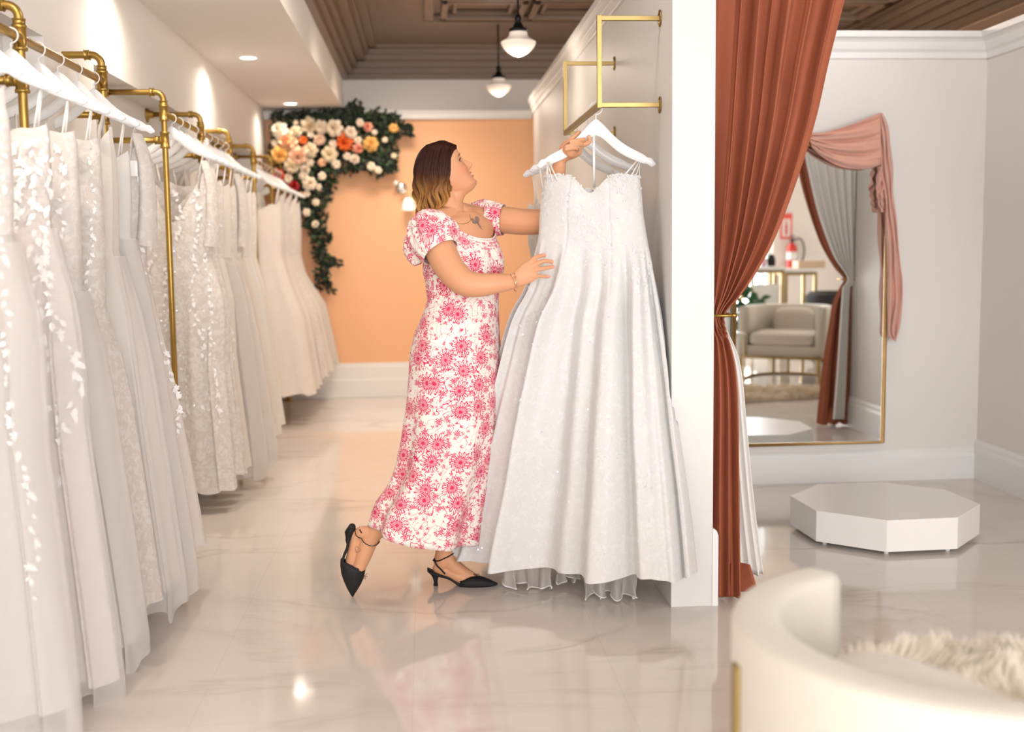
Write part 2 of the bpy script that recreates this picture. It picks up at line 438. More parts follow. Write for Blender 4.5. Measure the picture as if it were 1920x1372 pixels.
# recessed downlights
for k, y in ((1, 7.31), (2, 9.54)):
    lab = ('round lit downlight in the soffit above the brass racks, the nearer one in view', 'round lit downlight in the soffit close to the flower garland')[k-1]
    e = empty('recessed_downlight', (-1.06, y, 2.457), lab, 'ceiling light', 'soffit downlights')
    MB().lathe([(.048, 0), (.048, -.006)], (-1.06, y, 2.457), 28).build('diffuser', m_lamp, e)
    MB().lathe([(.05, 0), (.05, -.008), (.06, -.007), (.066, -.001), (.066, 0)], (-1.06, y, 2.457), 28, cap=False).build('trim_ring', m_white, e)

# pendants
def pendant(x, y, zc, label):
    e = empty('pendant_lamp', (x, y, CZ), label, 'lamp', 'schoolhouse pendants')
    MB().lathe([(.0, 0), (.06, 0), (.06, -.022), (.05, -.03), (0, -.03)], (x, y, CZ), 24).build('canopy', m_blackm, e)
    MB().tube([(x, y, CZ-.03), (x, y, zc+.13)], .006, 8).build('rod', m_blackm, e)
    MB().lathe([(.0, .14), (.012, .14), (.02, .12), (.014, .105), (.024, .09), (.03, .075), (.05, .066), (.052, .05), (.0, .05)], (x, y, zc), 24).build('socket_cap', m_blackm, e)
    prof = [(.046, .055), (.05, .04), (.055, .025), (.075, .01), (.093, 0), (.095, -.008), (.085, -.03), (.062, -.055), (.035, -.072), (.012, -.08), (.0, -.084)]
    pp = [tuple(a) for a in spline(prof, 26)]
    MB().lathe(pp, (x, y, zc), 32).build('glass_shade', m_glass_opal, e)
p = P(972, 78, 6.3); pendant(p[0], p[1], p[2]+.0, 'white schoolhouse glass pendant on black rod, nearer and higher in view')
p = P(935, 160, 8.7); pendant(p[0], p[1], p[2]+.0, 'white schoolhouse glass pendant on black rod, further away beside the end wall')

# wall sconce behind the woman
c0 = P(752, 352, EY-.05)
e = empty('wall_sconce', (c0[0], EY, c0[2]), 'small silver wall sconce with glass balls and frosted shade on the peach wall', 'lamp')
m_chrome = simple('polished_nickel', (.75, .73, .72, 1), .15, metal=1)
MB().lathe([(0, 0), (.05, 0), (.05, .012), (.03, .02), (0, .02)], (c0[0], EY, c0[2]+.0), 20, axis=(0, -1, 0)).build('backplate', m_chrome, e)
a = P(742, 343, EY-.09); b = P(765, 372, EY-.10)
MB().tube(spline([a, P(752, 351, EY-.06), P(758, 359, EY-.07), b], 14), .007, 8).build('arm', m_chrome, e)
for q in ((742.4, 343, .022), (752, 352, .018), (758, 359, .016)):
    pt = P(q[0], q[1], EY-.1); MB().ball(pt, q[2], 14, 8).build('glass_ball', simple('crystal', (.95, .93, .92, 1), .05, coat=1), e)
pt = P(766, 384, EY-.10)
MB().lathe([(.0, .06), (.02, .06), (.035, .045), (.05, 0), (.052, -.045), (.0, -.05)], pt, 20).build('lamp_shade', simple('frosted_shade', (.9, .88, .85, 1), .4, emit=(1, .9, .8, 1), estr=1.2), e)
# ------------------------------------------------------------------ brass pipe racks on the left
RAILX, RZ, WX = -1.19, 1.91, RX
UP_Y = [3.6, 4.48, 5.50, 6.38, 7.27, 8.28, 9.20, 9.86]
def collar(mb, p, axis, r=.019, h=.03):
    p = np.asarray(p, float); a = np.asarray(axis, float)
    mb.tube([p-a*h/2, p-a*h*.38, p-a*h*.36, p+a*h*.36, p+a*h*.38, p+a*h/2], [r*1.12, r*1.12, r, r, r*1.12, r*1.12], 14)
def rack(ys, label, y_ext=None):
    e = empty('clothes_rack', (RAILX, ys[0], 0), label, 'clothes rack', 'brass pipe racks along the left wall')
    r = .0135
    m = MB()
    y0 = ys[0] if y_ext is None else y_ext
    m.tube([(RAILX, y0, RZ), (RAILX, ys[-1], RZ)], r, 14); m.build('hanging_rail', m_gold, e)
    for y in ys:
        m = MB()
        arc = [(RAILX-.035+.035*math.cos(t), y, 2.005-.035+.035*math.sin(t)) for t in np.linspace(0, PI/2, 7)]
        m.tube([(RAILX, y, .01), (RAILX, y, 1.2), (RAILX, y, 1.95)]+arc+[(RAILX-.1, y, 2.005), (WX+.004, y, 2.005)], r, 14)
        u = m.build('upright', m_gold, e)
        f = MB(); f.lathe([(0, 0), (.042, 0), (.042, .006), (.022, .012), (.019, .035), (0, .035)], (RAILX, y, 0), 20)
        f.build('floor_flange', m_gold, u)
        f = MB(); f.lathe([(0, 0), (.042, 0), (.042, .006), (.022, .012), (.019, .035), (0, .035)], (WX, y, 2.005), 20, axis=(1, 0, 0))
        f.build('wall_flange', m_gold, u)
        for p_, ax_, r_, h_ in (((RAILX, y, RZ), (0, 0, 1), .0195, .075), ((RAILX, y, 1.787), (0, 0, 1), .0195, .075), ((RAILX, y, 1.955), (0, 0, 1), .018, .02),
                               ((RAILX-.05, y, 2.005), (1, 0, 0), .018, .02), ((RAILX-.03, y, 1.787), (1, 0, 0), .0185, .03), ((RAILX, y, .60), (0, 0, 1), .0185, .055)):
            f = MB(); collar(f, p_, ax_, r_, h_); f.build('pipe_fitting', m_gold, u)
        f = MB(); f.tube([(RAILX, y, 1.787), (WX+.02, y, 1.787)], r, 12); f.lathe([(0, 0), (.038, 0), (.038, .006), (.02, .012), (0, .03)], (WX, y, 1.787), 18, axis=(1, 0, 0))
        f.build('cross_pipe', m_gold, u)
rack(UP_Y[:2], 'gold pipe clothes rack nearest the viewer, cut off by the left frame edge', 2.6)
rack(UP_Y[2:5], 'middle gold pipe clothes rack, with the bare upright between two groups of gowns')
rack(UP_Y[5:], 'gold pipe clothes rack furthest away, ending beside the flower garland')

# ------------------------------------------------------------------ hangers
def hanger_profile(x, hw, drop):     # centre line height of the arm below the hook base
    t = abs(x)/hw
    return -(drop-.042)*t+.042*math.exp(-(t/.30)**2)-.042
def make_hanger(x, y, rz, label, group, rot=0, hw=.21, drop=.125, hook_r=.022):
    """origin: top of the rail, so the hook sits over the bar"""
    e = empty('hanger', (0, 0, 0), label, 'hanger', group)
    neck = -.085
    m = MB(); N = 28; rows = []
    for i in range(N+1):
        x_ = -hw+2*hw*i/N; t = abs(x_)/hw
        zc = neck+hanger_profile(x_, hw, drop)
        hh = .028-.015*t**.7
        if t > .93: hh *= math.sqrt(max(0.02, 1-((t-.93)/.07)**2))
        if .80 < t < .86: hh *= .72        # strap notch
        th = .0065
        rows.append([(x_, -th, zc-hh), (x_, -th*.4, zc-hh-.002), (x_, th*.4, zc-hh-.002), (x_, th, zc-hh), (x_, th, zc+hh), (x_, th*.4, zc+hh+.002), (x_, -th*.4, zc+hh+.002), (x_, -th, zc+hh)])
    m.grid(rows, True, True, True); m.build('hanger_body', m_hanger, e)
    h = MB(); path = [(0, 0, neck+.02), (0, 0, neck+.045)]
    for a in np.linspace(-PI*.5, PI*.95, 16):
        path.append((hook_r*math.cos(a), 0, -hook_r+.0022+hook_r*math.sin(a)))
    path[0:2] = [(0, 0, neck+.02), (0, 0, neck+.04)]
    h.tube(path, .0022, 8); h.build('hook', m_white, e)
    e.location = (x, y, rz); e.rotation_euler = (0, 0, rot)
    return e

# ------------------------------------------------------------------ gowns on the racks
def sect(a, w0, w1, th):
    """closed cross section: a=0 aisle side (+x), w0 aisle reach, w1 wall reach, th half thickness"""
    c, s = math.cos(a), math.sin(a)
    x = (w0 if c > 0 else w1)*np.sign(c)*abs(c)**.8
    return x, th*np.sign(s)*abs(s)**.7

class Gown:
    def __init__(self, seed, hem=.14, aisle=.33, wall=.24, top=1.63, waist=1.24, th=.085, folds=9, bust=.17, flare=1.0, lean=0.):
        self.__dict__.update(locals()); self.r = random.Random(seed)
        self.ph = [self.r.uniform(0, 6.28) for _ in range(6)]
    def pt(self, a, z, off=0):
        s = self
        top, waist, hem = s.top, s.waist, s.hem
        zz = [hem, hem+.25*(waist-hem), hem+.55*(waist-hem), hem+.82*(waist-hem), waist, waist+.45*(top-waist), top-.02, top]
        w0 = interp(z, zz, [s.aisle, s.aisle*.90, s.aisle*.78, .20, .162, s.bust, s.bust*1.0, s.bust*.96])
        w1 = interp(z, zz, [s.wall, s.wall*.95, s.wall*.85, .19, .16, s.bust, s.bust*1.0, s.bust*.96])
        th = interp(z, zz, [s.th, s.th*.97, s.th*.92, s.th*.82, s.th*.72, s.th*.72, s.th*.5, s.th*.28])
        k = sst(waist+.05, waist-.45, z) if False else 1-sst(waist-.45, waist+.05, z)
        g = .22+.88*k
        f = math.sin(s.folds*a+s.ph[0]+.8*math.sin(z*2.1+s.ph[1]))*.55+math.sin((s.folds*2-3)*a+s.ph[2]+z*1.3)*.25+math.sin(3*a+s.ph[3]+z)*.2
        x, y = sect(a, w0, w1, th)
        n = g*f
        x += .026*n*s.flare*np.sign(math.cos(a))*abs(math.cos(a))+(off*math.cos(a)); y += .026*n*(th/.085)+off*math.sin(a)
        x += s.lean*k
        return np.array([x, y, z])
    def surf(self, z0, z1, nz, na, off=0, rim=None, hemwave=0, hem2=None):
        rows = []
        for i in range(nz+1):
            t = i/nz; row = []
            for j in range(na):
                a = 2*PI*j/na
                zt = z1 if rim is None else z1+rim(a)
                zb = z0+(hemwave*(math.sin(self.folds*a+1)*.5+math.sin(5*a+self.ph[4])*.5) if hemwave else 0)
                z = zb+(zt-zb)*t
                row.append(self.pt(a, max(z, self.hem), off) * np.array([1, 1, 0])+np.array([0, 0, z]))
            rows.append(row)
        return rows

LEAF = [(0, 0, 0), (.28, .5, .12), (.35, 1, .2), (0, 1.9, .05), (-.35, 1, .2), (-.28, .5, .12)]
def leaf_at(mb, p, n, d, s):
    """small raised petal: p point, n surface normal, d growth direction"""
    n = n/(np.linalg.norm(n)+1e-9); d = d-n*(d@n); d = d/(np.linalg.norm(d)+1e-9); b = np.cross(n, d)
    v = [p+n*.003+(b*x*1.5+d*y+n*z)*s for x, y, z in LEAF]
    mb.add(v, [(0, 1, 2, 5), (5, 2, 4), (2, 3, 4)][0:1]+[(5, 2, 3, 4)])
def surf_frame(g, a, z, off=.004):
    p = g.pt(a, z, off); e = 1e-2
    du = g.pt(a+e, z, off)-p; dv = g.pt(a, z+e, off)-p
    n = np.cross(du, dv); c = g.pt(a+PI, z, 0)
    if n@np.array([math.cos(a), math.sin(a), 0]) < 0: n = -n
    return p, n, du, dv
def applique(mb, g, r, a0, z0, z1, n, s, spread=.12):
    """a vine of leaves and small blossoms running down the gown"""
    a = a0; z = z0
    for i in range(n):
        t = i/n; z = z0+(z1-z0)*t; a = a0+spread*math.sin(t*9+r.random())+spread*.6*(r.random()-.5)
        p, nn, du, dv = surf_frame(g, a, z)
        ang = r.uniform(-1.1, 1.1)+(PI if r.random() < .75 else 0)
        d = dv/np.linalg.norm(dv)*math.cos(ang)+du/np.linalg.norm(du)*math.sin(ang)
        leaf_at(mb, p, nn, d, s*r.uniform(.6, 1.2))
        if r.random() < .25:
            for q in range(5):
                d = dv/np.linalg.norm(dv)*math.cos(q*1.257)+du/np.linalg.norm(du)*math.sin(q*1.257)
                leaf_at(mb, p, nn, d, s*.55)

def make_gown(seed, label, cat_group, mats, far=False, hem=.14, aisle=.33, wall=.24, top=1.63, folds=9, straps='thin', over=None, vines=0, vine_s=.012, sleeves=False, lean=0., th=.085, tagc=False, vine_a=(3.9, 6.0), waist=1.24, strap_z=1.715, bust=.17):
    g = Gown(seed, bust=bust, waist=waist, hem=hem, aisle=aisle, wall=wall, top=top, folds=folds, lean=lean, th=th)
    r = random.Random(seed+100)
    e = empty('wedding_gown', (0, 0, 0), label, 'wedding dress', cat_group)
    na, nz = (56, 18) if far else (112, 40)
    dip = r.choice([.05, .09, .12]); 
    if straps == 'wide':      # shoulders rise to the hanger, deep neckline between them
        rim = lambda a: .055*abs(math.cos(a))**1.2-(dip+.10)*(1-abs(math.cos(a)))**1.3*(1 if math.sin(a) < 0 else .6)
    else:
        rim = lambda a: -dip*max(0, -math.sin(a))**1.5*.6-.05*max(0, math.sin(a))+.022*math.exp(-((abs(math.cos(a))-.5)/.25)**2)
    wz = g.waist
    MB().grid(g.surf(hem, wz, nz, na, 0, None, .012), True).build('skirt', mats[1], e)
    MB().grid(g.surf(wz, g.top, max(8, nz//3), na, .001, rim), True).build('bodice', mats[0], e)
    sx = g.bust*.86
    for sgn in (1, -1):
        m = MB()
        if straps == 'thin':
            for dy in (-.012, .010):
                m.tube([(sgn*sx*.92, dy*1.5, g.top-.03), (sgn*(sx+.008), dy*.3, strap_z)], .0012, 6, rb=.0035)
        else:
            m.tube([(sgn*sx*.85, -.03, g.top-.06), (sgn*sx*.9, -.02, g.top+.04), (sgn*(sx*.98), 0, 1.735), (sgn*sx*.9, .02, g.top+.04), (sgn*sx*.85, .03, g.top-.06)], .016, 8, rb=.004)
        m.build('strap', mats[0] if straps != 'thin' else f_strap, e)
    if over:
        o = MB(); o.grid(g.surf(max(hem-.09, .012), wz-.02, nz, na, .016, None, .03), True); o.build('tulle_overskirt', over, e)
    if vines:
        m = MB()
        for k in range(vines):
            applique(m, g, r, lerp(vine_a[0], vine_a[1], (k+.5)/vines), g.top-.06, r.uniform(wz-.95, wz-.45) if not far else wz-.2, 46 if not far else 16, vine_s, .16)
        o = m.build('lace_applique', f_appl, e); o['kind'] = 'stuff'
    if sleeves:
        for sgn in ((1,) if far else (1, -1)):
            m = MB(); pts = [(sgn*(sx+.0), 0, 1.70), (sgn*(sx+.025), -.012, 1.62), (sgn*(sx+.035), -.015, 1.5), (sgn*(sx+.03), -.015, 1.38), (sgn*(sx+.02), -.01, 1.30)]
            m.tube(spline(pts, 14), list(np.linspace(.028, .05, 14)), 16, rb=list(np.linspace(.012, .03, 14)), cap=False)
            sl = m.build('sleeve', mats[0], e)
    if tagc:
        m = MB(); m.box((.118, -.088, 1.545), (.165, -.086, 1.60)); m.build('price_tag', m_tag, e, smooth=False)
    return e

def put(e, x, y, rot=0): e.location = (x, y, 0); e.rotation_euler = (0, 0, rot); return e
G1 = 'gowns on the nearest gold rack'; H1 = 'hangers on the nearest gold rack'
HL1 = ['white wooden hanger foremost on the nearest rack, cut by the left frame edge', 'white wooden hanger carrying the blush leaf lace gown',
       'white wooden hanger carrying the plain white gown, first hook right of the nearest upright', 'white wooden hanger carrying the gown with the silver beaded line',
       'white wooden hanger carrying the smooth ivory satin gown, fifth on the nearest rack', 'white wooden hanger carrying the gown with the horsehair hem', 'white wooden hanger last on the nearest rack, over the gown with the white tag']
near = [
 (2.98, dict(mats=(f_lace, f_tulle2), hem=.10, aisle=.245, folds=7, over=f_tulle, straps='wide', vines=3, waist=1.32), 'wedding gown with layered sheer tulle hem, foremost at the left edge of the frame', 'hidden left'),
 (3.28, dict(mats=(f_lace, f_blush), hem=.06, aisle=.27, folds=8, over=f_tulle, vines=6, vine_s=.016, straps='thin', waist=1.36), 'blush wedding gown with trailing white leaf lace down its front', 1),
 (3.52, dict(mats=(f_lace, f_white), hem=.09, aisle=.285, folds=8, over=f_tulle2, vines=2, straps='thin', waist=1.18), 'plain white wedding gown with soft raw-edged hem beside the leaf lace gown', 1),
 (3.76, dict(mats=(f_beaded, f_beaded), hem=.12, aisle=.285, folds=6, waist=1.1, vines=3, vine_s=.010, straps='thin'), 'wedding gown with a glittering silver beaded line down its edge', 1),
 (3.95, dict(mats=(f_ivory, f_ivory), hem=.13, aisle=.30, folds=9, over=f_tulle, straps='wide', waist=1.28), 'ivory wedding gown with a smooth satin skirt, fifth from the front on the nearest rack', 1),
 (4.15, dict(mats=(f_white, f_white), hem=.13, aisle=.31, folds=7, over=f_tulle2, straps='thin', waist=1.34), 'white wedding gown with a wavy horsehair hem, sixth from the front on the nearest rack', 1),
 (4.36, dict(mats=(f_lace, f_ivory), hem=.17, aisle=.325, folds=6, vines=4, vine_s=.014, sleeves=True, straps='wide', tagc=True, waist=1.22), 'wedding gown with floral lace sleeve, keyhole back and white tag, last on the nearest rack', 1),
]
for i, (y, kw, lab, _) in enumerate(near):
    put(make_gown(11+i, lab, G1, **kw), RAILX, y, rng.uniform(-.03, .03))
    make_hanger(RAILX, y, RZ+.013, HL1[i], H1, rng.uniform(-.05, .05))
G2 = 'gowns on the middle gold rack'; H2 = 'hangers on the middle gold rack'
ORD = ['first', 'second', 'third', 'fourth', 'fifth', 'sixth', 'seventh', 'eighth', 'ninth', 'tenth', 'eleventh']
mid = [
 (5.66, dict(mats=(f_beaded, f_beaded), hem=.11, aisle=.235, folds=8, vines=4, vine_s=.013, sleeves=True, straps='wide', th=.075), 'sequinned lace gown with scalloped see-through hem, first on the middle rack beside the bare upright'),
 (5.82, dict(mats=(f_lace, f_beaded), hem=.15, aisle=.255, folds=9, th=.07, straps='wide'), 'glitter lace gown, second on the middle rack'),
 (5.99, dict(mats=(f_lace, f_ivory), hem=.16, aisle=.26, folds=7, th=.075, vines=2), 'ivory satin gown with lace top, third on the middle rack'),
 (6.20, dict(mats=(f_ivory, f_tulle2), hem=.16, aisle=.29, folds=8, over=f_tulle, th=.08), 'soft ivory tulle gown with a pale sheer hem, fourth on the middle rack'),
 (6.38, dict(mats=(f_lace, f_lace), hem=.18, aisle=.31, folds=9, over=f_tulle2, th=.075, vines=2), 'lace gown with wide tulle hem sticking out, fifth on the middle rack'),
 (6.60, dict(mats=(f_lace, f_champ), hem=.2, aisle=.30, folds=7, th=.08, sleeves=True, straps='wide'), 'champagne lined gown with lace sleeve, sixth on the middle rack'),
 (6.78, dict(mats=(f_ivory, f_ivory), hem=.2, aisle=.30, folds=9, th=.075), 'plain ivory gown, seventh on the middle rack'),
 (6.97, dict(mats=(f_white, f_white), hem=.2, aisle=.29, folds=8, th=.075), 'white crepe gown, eighth on the middle rack'),
 (7.14, dict(mats=(f_lace, f_ivory), hem=.2, aisle=.29, folds=8, th=.07), 'ivory gown with lace top, last on the middle rack'),
]
for i, (y, kw, lab) in enumerate(mid):
    put(make_gown(41+i, lab, G2, **kw), RAILX, y, rng.uniform(-.04, .04))
    make_hanger(RAILX, y, RZ+.013, 'white wooden hanger, %s from the front on the middle rack' % ORD[i], H2, rng.uniform(-.05, .05))
G3 = 'gowns on the furthest gold rack'; H3 = 'hangers on the furthest gold rack'
fs = [(f_ivory, f_ivory), (f_lace, f_champ), (f_white, f_white), (f_lace, f_ivory), (f_beaded, f_beaded), (f_ivory, f_ivory), (f_lace, f_ivory), (f_white, f_white)]
fd = ['plain ivory satin', 'champagne lined lace', 'white crepe', 'ivory lace topped', 'sequinned lace', 'creamy satin', 'full skirted lace', 'smooth white']
for i, y in enumerate((8.36, 8.55, 8.74, 8.93, 9.12, 9.32, 9.52, 9.70)):
    lab = '%s gown, %s from the front on the furthest rack' % (fd[i], ORD[i]) if i < 7 else 'smooth white gown, last on the furthest rack beside the flower garland'
    put(make_gown(71+i, lab, G3, mats=fs[i], far=True, hem=.24+.012*i, aisle=.36+.012*i, folds=7+i % 3, th=.08, vines=(2 if i % 2 else 0), vine_s=.014, straps='wide' if i % 2 else 'thin'), RAILX, y, rng.uniform(-.04, .04))
    make_hanger(RAILX, y, RZ+.013, 'white wooden hanger, %s from the front on the furthest rack' % ORD[i], H3, rng.uniform(-.05, .05))

# ------------------------------------------------------------------ flat gold wall rail on the partition
RBX = .625
e = empty('wall_mounted_rail', (PX0, 4.11, 1.77), 'square gold wall mounted clothes rail on the white partition', 'clothes rail')
def bar(mb, a, b, s=.016):
    a = np.asarray(a, float); b = np.asarray(b, float); lo = np.minimum(a, b)-s/2*1.0; hi = np.maximum(a, b)+s/2*1.0
    mb.box(lo, hi)
for y in (4.115, 5.105):
    m = MB()
    bar(m, (RBX, y, 2.072), (PX0-.012, y, 2.072)); m.build('bracket_arm', m_gold2, e, smooth=False, bevel=.001)
    m = MB(); bar(m, (RBX, y, 1.772), (PX0-.012, y, 1.772)); m.build('bracket_arm', m_gold2, e, smooth=False, bevel=.001)
    m = MB(); m.box((RBX-.0085, y-.0085, 1.762), (RBX+.0085, y+.0085, 2.082)); m.build('bracket_post', m_gold2, e, smooth=False, bevel=.001)
    for z in (2.072, 1.772):
        m = MB(); m.lathe([(0, 0), (.03, 0), (.03, .004), (.0, .004)], (PX0, y, z), 24, axis=(-1, 0, 0))
        f = m.build('wall_plate', m_gold2, e)
        s_ = MB()
        for dz in (-.021, .021): s_.lathe([(0, .004), (.004, .004), (.003, .007), (0, .007)], (PX0, y, z+dz), 10, axis=(-1, 0, 0))
        s_.build('screw', m_gold, f)
    m = MB(); m.lathe([(0, 0), (.0045, 0), (.0045, .003), (0, .003)], (RBX, y-.0085, 1.772), 6, axis=(0, -1, 0)); m.build('bolt', m_gold, e, smooth=False)
m = MB(); m.box((RBX-.0085, 4.12, 1.762), (RBX+.0085, 5.10, 1.782)); m.build('hanging_bar', m_gold2, e, smooth=False, bevel=.001)

# ------------------------------------------------------------------ the gown the woman holds
HX, HY, HZ = .618, 4.155, 1.785
make_hanger(HX, HY, HZ, 'white wooden hanger gripped by the woman, carrying the sequinned gown', 'hangers on the square gold wall rail', -.12, hw=.213, drop=.135)
ROWS = [  # y_left, y_right, x_left, x_right, Yleft, Yright, half thickness
 (332, 332, 1022, 1199, 4.17, 4.09, .050), (365, 365, 1018, 1203, 4.17, 4.085, .066), (400, 400, 1013, 1206, 4.175, 4.08, .072), (440, 440, 1011, 1212, 4.18, 4.07, .068),
 (480, 480, 1003, 1219, 4.19, 4.06, .070), (540, 540, 988, 1229, 4.21, 4.035, .082), (600, 600, 960, 1238, 4.24, 4.0, .094),
 (700, 700, 936, 1252, 4.28, 3.93, .10), (800, 800, 914, 1264, 4.32, 3.87, .11), (900, 900, 890, 1277, 4.36, 3.84, .12),
 (985, 990, 862, 1287, 4.39, 3.815, .13), (1036, 1080, 842, 1295, 4.41, 3.80, .135)]
_L = np.array([P(r[2], r[0], r[4]) for r in ROWS]); _R = np.array([P(r[3], r[1], r[5]) for r in ROWS]); _T = np.array([r[6] for r in ROWS])
def hero(a, v, off=0):
    """a: angle, 0 right end, -pi/2 front (towards the viewer); v: 0 hem .. 1 top"""
    s = (1-v)*(len(ROWS)-1); i = min(int(s), len(ROWS)-2); u = s-i; 
    def cr(A):
        b, c = A[i], A[i+1]; p = A[max(i-1, 0)]; q = A[min(i+2, len(A)-1)]
        return .5*((2*b)+(c-p)*u+(2*p-5*b+4*c-q)*u*u+(3*b-3*c+q-p)*u**3)
    L, R_, T = cr(_L), cr(_R), cr(_T)
    c = (L+R_)/2; ax = (R_-L)/2; hl = np.linalg.norm(ax[:2]); d = ax/hl; nrm = np.array([-d[1], d[0], 0])
    if nrm[1] < 0: nrm = -nrm
    ca, sa = math.cos(a), math.sin(a)
    x = hl*np.sign(ca)*abs(ca)**.85; y = T*np.sign(sa)*abs(sa)**.75
    k = 1-sst(.45, .72, v)       # folds in the skirt
    f = (math.sin(10*a+1.2+1.2*v)*.50+math.sin(5*a+.4-2*v)*.30+math.sin(17*a+2+v)*.36+math.sin(29*a+v*3)*.16)
    sharp = np.sign(f)*abs(f)**1.25
    y += -np.sign(-sa)*k*.070*sharp*abs(sa)**.4*(1-v)**.55*1.25; x += k*.010*f*ca
    # bust cups and princess seams
    if sa < 0:
        xr = x/hl
        y -= .022*math.exp(-((xr-.45)/.3)**2-((v-.90)/.085)**2)+.022*math.exp(-((xr+.45)/.3)**2-((v-.90)/.085)**2)
        seam = sum(math.exp(-((xr-q)/.02)**2) for q in (-.42, .38))
        y += .004*seam*sst(.45, .6, v)
    p = c+d*(x+off*ca)+nrm*(y+off*sa)
    p[2] = c[2]+ax[2]*(x/hl)
    if p[0] > PX0-.02 and p[1] > PY0-.03:
        if p[1] < 4.03 and sa < .2 and p[0] > PX0+.02: p[1] = PY0-.03
        elif p[0] > PX0-.012: p[0] = PX0-.012
    return p
def hero_top(a):
    ca, sa = math.cos(a), math.sin(a)
    x = ca*abs(ca)**-.15 if ca else 0
    if sa <= 0: return 1+.012-.098*math.exp(-abs((x-.0)/.33)**1.7)-.012*abs(x)**3+.016*math.exp(-((abs(x)-.52)/.2)**2)
    return 1-.015-.05*sa
hero_e = empty('wedding_gown', (HX, HY, 0), 'sequinned ivory lace wedding gown with sweetheart neckline that the woman holds out', 'wedding dress')
NA = 360
def hrows(v0, v1, n, off=0, hemw=0):
    rows = []
    for i in range(n+1):
        t = i/n; row = []
        for j in range(NA):
            a = 2*PI*j/NA
            b = v0; 
            tt = (hero_top(a) if v1 is None else v1)
            v = b+(tt-b)*t
            p = hero(a, v, off)
            if i < 6 and hemw:
                p[2] += hemw*(math.sin(8*a+1.2)*.6+math.sin(5*a)*.5)*(1-i/6.)
            row.append(p)
        rows.append(row)
    return rows
MB().grid(hrows(0, .60, 120, 0, .010), True).build('skirt', f_hero, hero_e)
MB().grid(hrows(.60, None, 60, .0008), True).build('bodice', f_hero, hero_e)
# lace edging scattered along the neckline and bodice
m = MB(); rr = random.Random(5)
def hframe(a, v):
    p = hero(a, v, .002); du = hero(a+.01, v, .002)-p; dv = hero(a, v+.005, .002)-p
    n = np.cross(du, dv)
    if n[1] > 0 and math.sin(a) < 0: n = -n
    return p, n, du, dv
for i in range(190):
    a = -PI*rr.random(); tv = hero_top(a)-.006-.012*rr.random(); p, n, du, dv = hframe(a, tv); g = rr.uniform(-1.2, 1.2)
    leaf_at(m, p, n, dv/np.linalg.norm(dv)*math.cos(g)+du/np.linalg.norm(du)*math.sin(g), rr.uniform(.004, .007))
for i in range(1100):
    v = rr.random()**.8*.98; a = -PI*rr.uniform(.07, .93)
    if math.sin(7*a+9*v)+math.sin(17*v+3*a) < .3: continue
    p, n, du, dv = hframe(a, min(v, hero_top(a)-.02)); g = rr.uniform(0, 6.28)
    leaf_at(m, p, n, dv/np.linalg.norm(dv)*math.cos(g)+du/np.linalg.norm(du)*math.sin(g), rr.uniform(.004, .008))
o = m.build('lace_applique', f_hero, hero_e); o['kind'] = 'stuff'
# straps
def Ph(x, y, Y): return P(x, y, Y)
for a_, b_ in (((1045, 338), (1029, 303)), ((1036, 340), (1026, 304)), ((1166, 334), (1195, 301)), ((1180, 336), (1199, 303)), ((1190, 338), (1201, 303))):
    m = MB(); m.tube([P(a_[0], a_[1], 4.10), P(b_[0], b_[1], 4.135)], .0012, 6, rb=.0034); m.build('strap', f_strap, hero_e)
m = MB(); m.tube([P(1027, 305, 4.15), P(1025, 340, 4.15)], .001, 6, rb=.003); m.build('hanging_loop', f_strap, hero_e)
m = MB(); m.tube([P(1200, 303, 4.12), P(1198, 340, 4.10)], .001, 6, rb=.003); m.build('hanging_loop', f_strap, hero_e)
m = MB(); m.tube([P(1113.5, 252, 4.155), P(1114, 352, 4.165)], .0012, 8, rb=.0045); m.build('hanging_ribbon', m_hanger, hero_e)
q = P(1103, 357, 4.17); m = MB(); m.box(q-[.012, .001, .008], q+[.012, .001, .008]); m.build('care_label', m_tag, hero_e, smooth=False)
# tulle underskirt spilling out under the hem
def ruffle(x0, x1, Y0, Y1, zt, zb, n, seed, parent, side=.03):
    r = random.Random(seed); rows = []; k = 60
    for i in range(9):
        t = i/8; row = []
        for j in range(k):
            s = j/(k-1); a = P(lerp(x0, x1, s), 1080, lerp(Y0, Y1, s))
            y = a[1]+side*t*math.sin(n*s*2*PI+seed)+.5*side*t*math.sin(2.3*n*s*2*PI)
            z = lerp(zt, zb+.012*math.sin(n*s*5+seed), t)
            row.append((a[0]+.012*t*math.cos(n*s*9), y, max(z, .006)))
        rows.append(row)
    o = MB(); o.grid(rows); u = o.build('tulle_underskirt', f_tulle2, parent)
    e_ = MB(); e_.tube([np.array(p)+[0, 0, .002] for p in rows[-1]], .0025, 6); e_.build('horsehair_edge', f_appl, u)
ruffle(938, 1034, 4.22, 4.14, .10, .012, 3, 1, hero_e)
ruffle(1040, 1085, 4.20, 4.20, .12, .03, 2, 2, hero_e)
ruffle(1092, 1132, 4.06, 4.04, .10, .012, 1.5, 3, hero_e)
ruffle(1120, 1196, 4.05, 4.0, .10, .010, 2.5, 4, hero_e)

